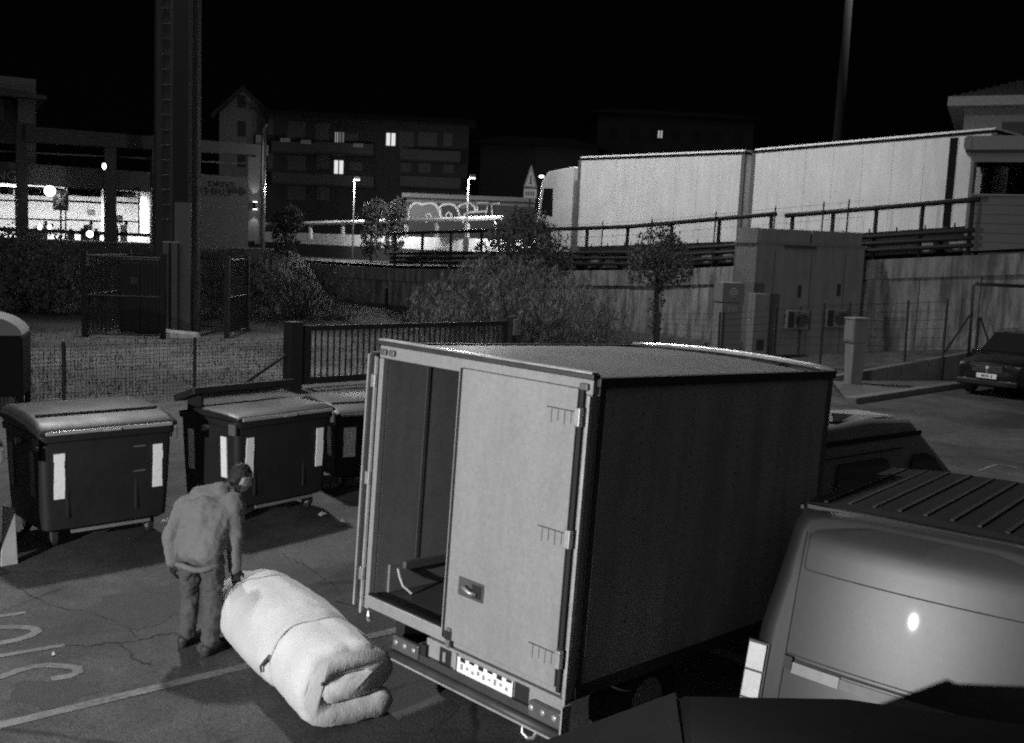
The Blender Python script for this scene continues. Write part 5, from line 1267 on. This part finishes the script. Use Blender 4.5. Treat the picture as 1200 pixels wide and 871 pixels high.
# ------------------------------------------------------------------ waste containers
binm = M('bin_plastic', .019, .55, var=.25, scale=3, spec=.3); lidm = M('bin_lid', .022, .48, var=.35, scale=2, spec=.3, rvar=.2)
stick = M('reflective_sticker', .92, .5, var=.05, scale=8)
def bin_(label, loc, ang, flap=False, dirty=None, wide=False, sz=1.15):
    g = thing('waste_container', label, 'waste bin', (loc[0], loc[1], 0.006), R(ang), group='wheeled waste containers in a row')
    W, D = 1.5, 1.17
    g.scale = (1, 1, sz)
    def ring(z, ins, r): return [(x, y, z) for x, y in rrect(ins, W - ins, ins, D - ins, r, 5)]
    def ins(z): return .035 * max(0, (1.08 - z) / .86)
    MB().rings([ring(.17, .08, .12), ring(.2, .04, .1), ring(.6, ins(.6), .09), ring(1.04, 0.003, .08), ring(1.06, -.025, .09), ring(1.12, -.03, .09), ring(1.12, 0.02, .08)]).build('body', binm, g, smooth=True).modifiers.new('e', 'EDGE_SPLIT').split_angle = R(35)
    for x in (.3, 1.07): bx('rib', binm, g, x - .02, x + .02, ins(.5) - .006, .1, .3, .98, bevel=.008)
    for y in (.3, .5, .7):
        for x in (-.004, W - .03): bx('rib', binm, g, x + (.045 if x < 0 else -.05), x + .03 + (.045 if x < 0 else -.05), y - .02, y + .02, .3, .98, bevel=.008)
    # lid
    lp = [(-.05, 1.125), (-.055, 1.16), (-.02, 1.19), (.15, 1.235), (.4, 1.275), (.8, 1.3), (D - .05, 1.29), (D + .03, 1.25), (D + .03, 1.2), (D - .1, 1.125)]
    if flap: lp = [(-.05, 1.125), (-.055, 1.16), (-.02, 1.18), (.2, 1.2), (.7, 1.21), (.84, 1.2), (.84, 1.125)]
    rr_ = []
    for x, k in ((-.03, .06), (0.0, .02), (.05, 0), (W - .05, 0), (W, .02), (W + .03, .06)): rr_.append([(x, y, 1.125 + (z - 1.125) * (1 - k * 4)) for y, z in lp])
    ld = MB().rings(rr_).build('lid', lidm, g, bevel=.012)
    bx('lid_lip', M('lid_lip', .3, .3, spec=.6), ld, .04, W - .04, -.078, -.05, 1.128, 1.165, bevel=.01)
    bx('lid_handle', M('lid_lip', .3), ld, W * .5 - .1, W * .5 + .1, -.1, -.079, 1.13, 1.15, bevel=.006)
    if flap:
        fm = MB(Matrix.Translation((0, D + .02, 1.16)) @ Matrix.Rotation(R(-16), 4, 'X'))
        fm.box(-.04, W + .06, -.42, .03, .06, .14).build('raised_flap', binm, g, bevel=.02)
        bx('flap_stay', binm, g, .1, .14, .86, D - .02, 1.12, 1.3)
    else:
        for k in range(3): bx('lid_groove', binm, ld, .06, W - .06, .3 + k * .2, .312 + k * .2, 1.258 + .012 * k, 1.268 + .012 * k + (.014 if k == 0 else 0))
    for x in (-.06, W): MB().cyl((x, D / 2, 1.0), (x + .06, D / 2, 1.0), .035, n=10).build('trunnion', alu, g)
    for x in (-.05, W + .01): MB().box(x, x + .04, -.02, .1, .98, 1.1).build('comb_bracket', M('comb', .12, .6), g, bevel=.01)
    for x, y in ((.2, .18), (W - .2, .18), (.2, D - .18), (W - .2, D - .18)):
        c = bx('caster', steel, g, x - .05, x + .05, y - .05, y + .05, .16, .25)
        MB().cyl((x - .025, y + .04, .09), (x + .025, y + .04, .09), .09, n=16).build('tyre', darkrub, c); MB().cyl((x - .03, y + .04, .09), (x + .03, y + .04, .09), .05, n=12).build('hub', M('hub_grey', .3, .5), c)
        MB().box(x - .04, x - .03, y - .02, y + .07, .06, .17).box(x + .03, x + .04, y - .02, y + .07, .06, .17).build('fork', alu, c)
    bx('brake_bar', M('brake_bar', .35, .4, .5), g, .35, W - .25, .06, .09, .14, .17)
    def sticker(x0, x1, z0, z1, end=None, mat=stick):
        o_ = .012; rg = random.Random(int(x0 * 100) + int(loc[0] * 10)); n = 6; b = MB()
        for i in range(n):
            za, zb = z0 + (z1 - z0) * i / n, z0 + (z1 - z0) * (i + 1) / n
            j = [rg.uniform(-.004, .004) for _ in range(4)]
            if end is None:
                b.hexa([(x0 + j[0], ins(za) - o_, za), (x1 + j[1], ins(za) - o_, za), (x1 + j[1], ins(za) + .02, za), (x0 + j[0], ins(za) + .02, za)],
                       [(x0 + j[0], ins(zb) - o_, zb), (x1 + j[1], ins(zb) - o_, zb), (x1 + j[1], ins(zb) + .02, zb), (x0 + j[0], ins(zb) + .02, zb)])
            else:
                b.hexa([(ins(za) - o_, x0, za), (ins(za) - o_, x1, za), (ins(za) + .02, x1, za), (ins(za) + .02, x0, za)],
                       [(ins(zb) - o_, x0, zb), (ins(zb) - o_, x1, zb), (ins(zb) + .02, x1, zb), (ins(zb) + .02, x0, zb)])
        b.build('sticker', mat, g)
    if wide: sticker(.12, .30, .5, .95)
    else: sticker(.15, .26, .5, .94)
    sticker(W - .24, W - .13, .5, .94)
    sticker(.2, .31, .5, .94, end='l', mat=dirty or stick); sticker(D - .3, D - .19, .5, .94, end='l', mat=dirty or stick)
    if not flap and not wide:
        bx('decal', M('decal_grey', .1, .6), g, W - .47, W - .33, ins(.9) - .008, ins(.9), .93, .945); bx('decal', M('decal_grey', .1), g, W - .47, W - .33, ins(.7) - .006, ins(.7) + .004, .68, .695)
    return g
dirt = M('dirty_sticker', .25, .6, var=.4, scale=12)
bin_('closed dark waste container with a worn glossy lid, beside the leaning pale board', (-5.01, 10.75), 43.8, dirty=dirt)
bin_('dark waste container with its rear flap raised, behind the person', (-3.27, 12.1), 52, flap=True)
bin_('dark waste container with one wide white sticker, partly behind the box truck', (-2.42, 14.12), 34, wide=True, sz=.95)
bin_('dark waste container cut by the picture edge behind the leaning board', (-6.23, 9.11), 43.8)
# leaning pale board
c = G(13, 663)
g = thing('leaning_board', 'pale narrow board leaning between two waste containers', 'board', (c.x, c.y, .006), R(46))
MB().hexa([(-.1, 0, 0), (.07, 0, 0), (.07, .03, 0), (-.1, .03, 0)], [(-.02, .12, .62), (.09, .12, .56), (.09, .15, .56), (-.02, .15, .62)]).build('board', M('board_pale', .4, .8, var=.2), g, bevel=.006)
# big dark recycling container behind
c = G(35, 481)
g = thing('recycling_bank', 'tall dark recycling container with domed grey top beside the mesh fence', 'container', (c.x, c.y, .006), R(18))
bkm = M('bank_dark', .012, .8, var=.2, spec=.1)
bx('body', bkm, g, -1.8, -.12, 0, 1.2, .25, 1.42, bevel=.03)
for x in (-1.8, -.24):
    for y in (0.02, 1.06): bx('leg', bkm, g, x + .01, x + .11, y, y + .12, 0, .26)
bx('skirt_panel', M('bank_skirt', .07, .7), g, -1.65, -.27, .05, .08, .03, .24)
MB().prism([(-1.79, 1.425)] + [(-.96 + .83 * math.cos(PI - PI * i / 14), 1.425 + .42 * math.sin(PI * i / 14)) for i in range(15)], lambda a, b: (a, .05, b), lambda a, b: (a, 1.15, b)).build('dome', M('bank_dome', .16, .6, var=.15), g, bevel=.02)
MB().cyl((-.96, -.03, 1.0), (-.96, .0, 1.0), .2, n=18).build('opening', rubber, g)
# litter on the ground
for i, (px, py, s) in enumerate(((196, 612, .07), (378, 604, .06), (402, 612, .04), (63, 769, .02))):
    c = G(px, py); g = thing('litter_scrap', ('flat pale scrap lying beside the first container', 'small pale scrap near the rear flap container', 'crumpled pale scrap under the rear flap container', 'tiny white scrap on the asphalt by the markings')[i], 'litter', (c.x, c.y, .008), i)
    MB().add([(-s, -s * .5, .0), (s, -s * .4, .01), (s * .8, s * .5, .0), (0, s * .3, .04), (-s, s * .5, .01)], [(0, 1, 3), (1, 2, 3), (3, 4, 0), (2, 4, 3)]).build('scrap', M('scrap_pale', .4, .8), g)

# ------------------------------------------------------------------ rolled mattress
def mattress_mat():
    mt, t, p, co = new_mat('mattress_fabric'); o = co.outputs['Object']
    k = ramp(t, noise(t, o, 3, 4), [(0.3, .5), (0.7, .6)])
    t.links.new(k, p.inputs['Base Color']); p.inputs['Roughness'].default_value = .9; p.inputs['Specular IOR Level'].default_value = .15
    p.inputs['Sheen Weight'].default_value = .2
    bn = t.nodes.new('ShaderNodeBump'); bn.inputs['Strength'].default_value = .35; bn.inputs['Distance'].default_value = .02
    h = mth(t, 'ADD', noise(t, o, 14, 3), mth(t, 'MULTIPLY', noise(t, o, 60, 2), .5))
    t.links.new(h, bn.inputs['Height']); t.links.new(bn.outputs[0], p.inputs['Normal'])
    return mt
mat0 = Vector((-2.26, 8.83, 0.0)); MANG = math.atan2(7.05 - 8.83, -1.06 + 2.26); ML = 2.1
mattress = thing('rolled_mattress', 'white rolled mattress tied with cord, dragged by the person', 'mattress', (mat0.x, mat0.y, .008), MANG)
cl = [(.285, -.185), (.14, -.20), (-.04, -.2), (-.19, -.16), (-.265, -.04), (-.235, .1), (-.13, .185), (.02, .2), (.16, .19), (.262, .12), (.262, .045), (.18, .01), (.03, -.005), (-.125, -.015)]
def catmull(p, n=5):
    out = []
    for i in range(len(p) - 1):
        a, b, c, d = p[max(i - 1, 0)], p[i], p[i + 1], p[min(i + 2, len(p) - 1)]
        for k in range(n):
            t = k / n
            out.append(tuple(.5 * (2 * b[j] + (c[j] - a[j]) * t + (2 * a[j] - 5 * b[j] + 4 * c[j] - d[j]) * t * t + (3 * b[j] - a[j] - 3 * c[j] + d[j]) * t ** 3) for j in (0, 1)))
    return out + [p[-1]]
clp = catmull(cl)
TH = .106
def outline(th):
    Lf, Rt = [], []
    for i, p in enumerate(clp):
        q0, q1 = clp[max(i - 1, 0)], clp[min(i + 1, len(clp) - 1)]
        d = Vector((q1[0] - q0[0], q1[1] - q0[1])); d.normalize()
        Lf.append((p[0] - d.y * th, p[1] + d.x * th)); Rt.append((p[0] + d.y * th, p[1] - d.x * th))
    def capp(c, d, th): return [(c[0] + th * (math.cos(a) * d[0] - math.sin(a) * d[1]), c[1] + th * (math.cos(a) * d[1] + math.sin(a) * d[0])) for a in (R(55), 0, R(-55))]
    d1 = Vector((clp[-1][0] - clp[-2][0], clp[-1][1] - clp[-2][1])).normalized(); d0 = Vector((clp[0][0] - clp[1][0], clp[0][1] - clp[1][1])).normalized()
    return Lf + capp(clp[-1], d1, th) + Rt[::-1] + capp(clp[0], d0, th)
rings_ = []
NR = 46
for j in range(NR + 1):
    t = j / NR; x = ML * t
    e = min(t, 1 - t) * ML
    th = TH * (.72 + .28 * math.sqrt(max(0, 1 - (1 - min(1, e / .06)) ** 2)))
    pinch = 1 - .15 * math.exp(-((x - 1.42) / .045) ** 2) - .11 * math.exp(-((x - .28) / .05) ** 2)
    bulge = 1 + .05 * math.sin(PI * min(1, max(0, (x - .3) / 1.1))) - (.1 * smooth01((.26 - x) / .3))
    k = pinch * bulge
    sag = 0
    ring_ = []
    for (c_, z_) in outline(th):
        sA = len(ring_) * .9; rip = .007 * smooth01((.22 - e) / .2) * (math.sin(sA * 1.35) + .6 * math.sin(sA * 2.9 + 1))
        wob = rip + .010 * mnoise.noise(Vector((x * 3, c_ * 6, z_ * 6))) + .006 * mnoise.noise(Vector((x * 9, c_ * 14, z_ * 14)))
        cc, zz = c_ * k * (1 + wob * 3), z_ * k * (1 + wob * 3)
        z = zz + .288
        ring_.append((x + .012 * mnoise.noise(Vector((c_ * 9, z_ * 9, t * 3))), cc, max(.002, z)))
    rings_.append(ring_)
MB().rings(rings_).build('roll', mattress_mat(), mattress, smooth=True)
cord = M('dark_cord', .06, .8)
def cord_ring(x, k, r, a0=0, a1=360, n=40):
    pts = []
    oc = [(c_, z_) for c_, z_ in outline(TH)]
    for i in range(n + 1):
        a = R(a0 + (a1 - a0) * i / n); d = Vector((math.cos(a), math.sin(a)))
        far = max(c_ * d.x + z_ * d.y for c_, z_ in oc if abs(c_ * d.y - z_ * d.x) < .12) if True else 0
        pts.append((x + .012 * math.sin(i * .7), d.x * far * k, max(.012, .288 + d.y * far * k)))
    MB().tube(pts, r, 5).build('cord', cord if r > .007 else M('cord_pale', .35, .8), mattress)
cord_ring(1.42, .895, .005, 60, 420); cord_ring(.28, .92, .005, 60, 420)
MB().tube([(1.44, -.345, .36), (1.40, -.372, .3), (1.36, -.385, .25), (1.35, -.375, .2)], .01, 6).build('knot', cord, mattress)
MB().tube([(1.42, -.31, .36), (1.44, -.29, .41), (1.47, -.27, .44)], .012, 6).build('knot', cord, mattress)
MB().sphere((ML + .002, -.2, .36), (.012, .016, .016), 8, 6).build('button', cord, mattress)

# ------------------------------------------------------------------ person
def capsule(b, p, q, r0, r1, n=12):
    p, q = Vector(p), Vector(q); d = q - p; Q = d.to_track_quat('Z', 'Y').to_matrix(); L = d.length; rings_ = []
    for k in range(5):
        a = PI / 2 * (1 - k / 4); rings_.append((-r0 * math.sin(a), max(r0 * math.cos(a), r0 * .04)))
    for k in range(5):
        a = PI / 2 * k / 4; rings_.append((L + r1 * math.sin(a), max(r1 * math.cos(a), r1 * .04)))
    b.rings([[p + Q @ Vector((r * math.cos(2 * PI * i / n), r * math.sin(2 * PI * i / n), z)) for i in range(n)] for z, r in rings_])
def ellip(b, c, r, rot=None):
    bb = MB(); bb.sphere((0, 0, 0), r, 16, 12); Q = rot or Matrix.Identity(3)
    b.add([Q @ v + Vector(c) for v in bb.v], bb.f)
def solid(b, name, mat, parent, vox, sm=6, disp=0, dscale=.1):
    o = b.build(name, mat, parent, smooth=True)
    md = o.modifiers.new('remesh', 'REMESH'); md.mode = 'VOXEL'; md.voxel_size = vox; md.use_smooth_shade = True
    s = o.modifiers.new('smooth', 'SMOOTH'); s.factor = .6; s.iterations = sm
    if disp:
        tx = bpy.data.textures.new(name + '_folds', 'CLOUDS'); tx.noise_scale = dscale; tx.noise_depth = 3
        d = o.modifiers.new('folds', 'DISPLACE'); d.texture = tx; d.strength = disp; d.mid_level = .5; d.texture_coords = 'LOCAL'
    return o
PO = Vector((-2.56, 8.40, 0.006))
person = thing('person', 'person in a hooded padded jacket bending forward to drag the rolled mattress', 'person', PO)
def L(x, y, z): return Vector((x - PO.x, y - PO.y, z))
hipc, lhip, rhip = L(-2.565, 8.40, .83), L(-2.67, 8.43, .80), L(-2.46, 8.37, .80)
lkn, rkn, lan, ran = L(-2.68, 8.52, .44), L(-2.46, 8.42, .43), L(-2.69, 8.45, .085), L(-2.44, 8.28, .085)
chest, neck, head = L(-2.565, 8.58, 1.13), L(-2.455, 8.70, 1.28), L(-2.335, 8.82, 1.40)
lsh, rsh = L(-2.75, 8.62, 1.16), L(-2.345, 8.58, 1.22)
lel, lwr, rel, rwr = L(-2.835, 8.46, .95), L(-2.815, 8.44, .745), L(-2.31, 8.52, .97), L(-2.30, 8.50, .69)
skin = M('skin', .3, .6, var=.1); hairm = M('dark_hair', .015, .7, var=.3, scale=30)
bd = MB()
capsule(bd, hipc, chest, .09, .11); capsule(bd, chest, neck, .12, .06); capsule(bd, neck, head, .058, .055)
for a, k, n_ in ((lhip, lkn, lan), (rhip, rkn, ran)): capsule(bd, a, k, .07, .055); capsule(bd, k, n_, .055, .038); capsule(bd, hipc, a, .07, .065)
for s, e_, w_ in ((lsh, lel, lwr), (rsh, rel, rwr)): capsule(bd, chest, s, .09, .06); capsule(bd, s, e_, .05, .042); capsule(bd, e_, w_, .042, .03)
hdir = Vector((.72, .5, -.48)).normalized(); hup = Vector((.35, .25, .9)); hup = (hup - hdir * hup.dot(hdir)).normalized(); hside = hdir.cross(hup)
HR = Matrix((hdir, hside, hup)).transposed()
def H(a, b, c): return head + HR @ Vector((a, b, c))
ellip(bd, head, (.098, .076, .115), HR); ellip(bd, H(.035, 0, -.07), (.06, .052, .055), HR)
capsule(bd, H(.092, 0, .005), H(.118, 0, -.03), .01, .015); ellip(bd, H(.09, 0, -.062), (.015, .026, .008), HR)
for s in (1, -1): ellip(bd, H(-.005, s * .078, -.01), (.022, .008, .032), HR)
for (an, d) in ((lan, Vector((.25, .95, 0))), (ran, Vector((.3, .95, 0)))): capsule(bd, an - Vector((0, 0, .035)), an + d * .14 - Vector((0, 0, .045)), .04, .034)
body = solid(bd, 'body', skin, person, .012, 4)
for s in (1, -1): MB().sphere(H(.083, s * .03, .012), (.011, .011, .009), 8, 6).build('eye', M('eye_dark', .03, .3), person, smooth=True)
hb = MB(); ellip(hb, H(-.022, 0, .026), (.094, .083, .1), HR); ellip(hb, H(-.05, 0, -.04), (.06, .074, .085), HR)
solid(hb, 'hair', hairm, person, .009, 2, .03, .02)
jk = M('padded_jacket', .145, .85, var=.08, scale=6, bump=.25, bscale=90, spec=.15); tr = M('work_trousers', .08, .85, var=.2, scale=6, bump=.25, bscale=110, spec=.15)
jb = MB()
capsule(jb, hipc + Vector((0, .02, .03)), chest, .145, .19); capsule(jb, chest, neck - Vector((0, 0, .03)), .18, .11)
capsule(jb, lhip + Vector((.03, 0, .06)), lsh + Vector((.09, -.02, -.06)), .135, .145); capsule(jb, rhip + Vector((-.03, 0, .06)), rsh + Vector((-.09, 0, -.06)), .125, .145)
capsule(jb, lsh, rsh, .115, .11)
for s, e_, w_ in ((lsh, lel, lwr), (rsh, rel, rwr)):
    capsule(jb, s, e_, .1, .08); capsule(jb, e_, w_, .078, .06)
jacket = solid(jb, 'jacket', jk, person, .012, 5, .03, .1)
hd_ = MB(); capsule(hd_, L(-2.64, 8.60, 1.27), L(-2.45, 8.62, 1.31), .09, .09); capsule(hd_, neck + Vector((-.13, -.04, .0)), neck + Vector((.07, -.05, .02)), .06, .06); capsule(hd_, neck + Vector((-.1, -.03, .03)), neck + Vector((.03, .0, .05)), .055, .05); capsule(hd_, neck + Vector((-.06, -.09, -.05)), neck + Vector((.05, -.09, -.05)), .06, .05)
solid(hd_, 'hood', jk, person, .012, 5, .03, .06)
hem = MB(); hem.tube([hipc + Vector((.185 * math.cos(2 * PI * i / 20), .155 * math.sin(2 * PI * i / 20), -.085 + .012 * math.sin(i * 1.1))) for i in range(21)], .03, 6); solid(hem, 'hem', jk, person, .012, 3)
tb = MB()
for a, k, n_ in ((lhip, lkn, lan), (rhip, rkn, ran)):
    capsule(tb, a, k, .105, .082); capsule(tb, k, n_ + Vector((0, 0, .03)), .082, .076); capsule(tb, hipc + Vector((0, 0, -.03)), a, .12, .1); capsule(tb, n_ + Vector((0, 0, .02)), n_ + Vector((0, .01, .09)), .076, .07)
solid(tb, 'trousers', tr, person, .013, 5, .05, .07)
shoe = M('dark_shoe', .03, .6)
for (an, d) in ((lan, Vector((.35, .93, 0))), (ran, Vector((.35, .93, 0)))):
    sb_ = MB(); f0 = Vector((an.x, an.y, 0)); capsule(sb_, f0 - d * .05 + Vector((0, 0, .06)), f0 + d * .16 + Vector((0, 0, .048)), .052, .045); capsule(sb_, f0 - d * .06 + Vector((0, 0, .028)), f0 + d * .18 + Vector((0, 0, .028)), .042, .042); capsule(sb_, f0 + Vector((0, 0, .06)), f0 + Vector((0, 0, .13)), .05, .048)
    so = solid(sb_, 'shoe', shoe, person, .01, 3)
glv = M('dark_glove', .012, .7)
def glove(wr, palm_dir, fdir, nrm, curl):
    """palm along palm_dir; five fingers of unequal length curling towards nrm"""
    palm_dir = palm_dir.normalized(); nrm = nrm.normalized(); side = palm_dir.cross(nrm).normalized(); b = MB()
    capsule(b, wr - palm_dir * .03, wr + palm_dir * .02, .036, .036)
    pc = wr + palm_dir * .055
    for k in (-.026, -.009, .009, .026): capsule(b, wr + palm_dir * .01 + side * k * .8, wr + palm_dir * .085 + side * k, .02, .017)
    for k, l in ((-.03, .062), (-.01, .078), (.011, .083), (.031, .07)):
        p = wr + palm_dir * .09 + side * k; d1 = (palm_dir * math.cos(curl) + nrm * math.sin(curl)); d2 = (palm_dir * math.cos(curl * 2.1) + nrm * math.sin(curl * 2.1)); d3 = (palm_dir * math.cos(curl * 2.9) + nrm * math.sin(curl * 2.9))
        q = p + d1 * l * .48; r_ = q + d2 * l * .32; s_ = r_ + d3 * l * .25
        capsule(b, p, q, .0115, .0105, 8); capsule(b, q, r_, .0105, .0095, 8); capsule(b, r_, s_, .0095, .008, 8)
    p = wr + palm_dir * .025 + side * .033; q = p + (palm_dir * .6 + side * .6 + nrm * .4) * .04; r_ = q + (palm_dir * .7 + nrm * .7) * .036
    capsule(b, p, q, .016, .013, 8); capsule(b, q, r_, .013, .010, 8)
    return solid(b, 'glove', glv, person, .0055, 2)
glove(lwr + Vector((0, 0, -.02)), Vector((.05, .1, -1)), None, Vector((.75, .6, 0)), .45)
glove(rwr + Vector((.01, 0, -.02)), Vector((.02, .05, -1)), None, Vector((-.2, .95, -.2)), .75)
# cord end held in the right hand down to the mattress
gpt = PO + rwr + Vector((.0, .03, -.13))
g = thing('pull_strap', 'dark strap from the gloved hand down to the mattress end', 'strap', gpt)
endp = Matrix.Translation((mat0.x, mat0.y, .008)) @ Matrix.Rotation(MANG, 4, 'Z') @ Vector((.27, -.2, .42))
e_ = endp - gpt
MB().tube([(0, 0, .03), (0, 0, 0), e_ * .5 + Vector((.0, 0, .015)), e_, e_ + Vector((.03, -.01, -.12))], .014, 6).build('webbing', cord, g, smooth=True)
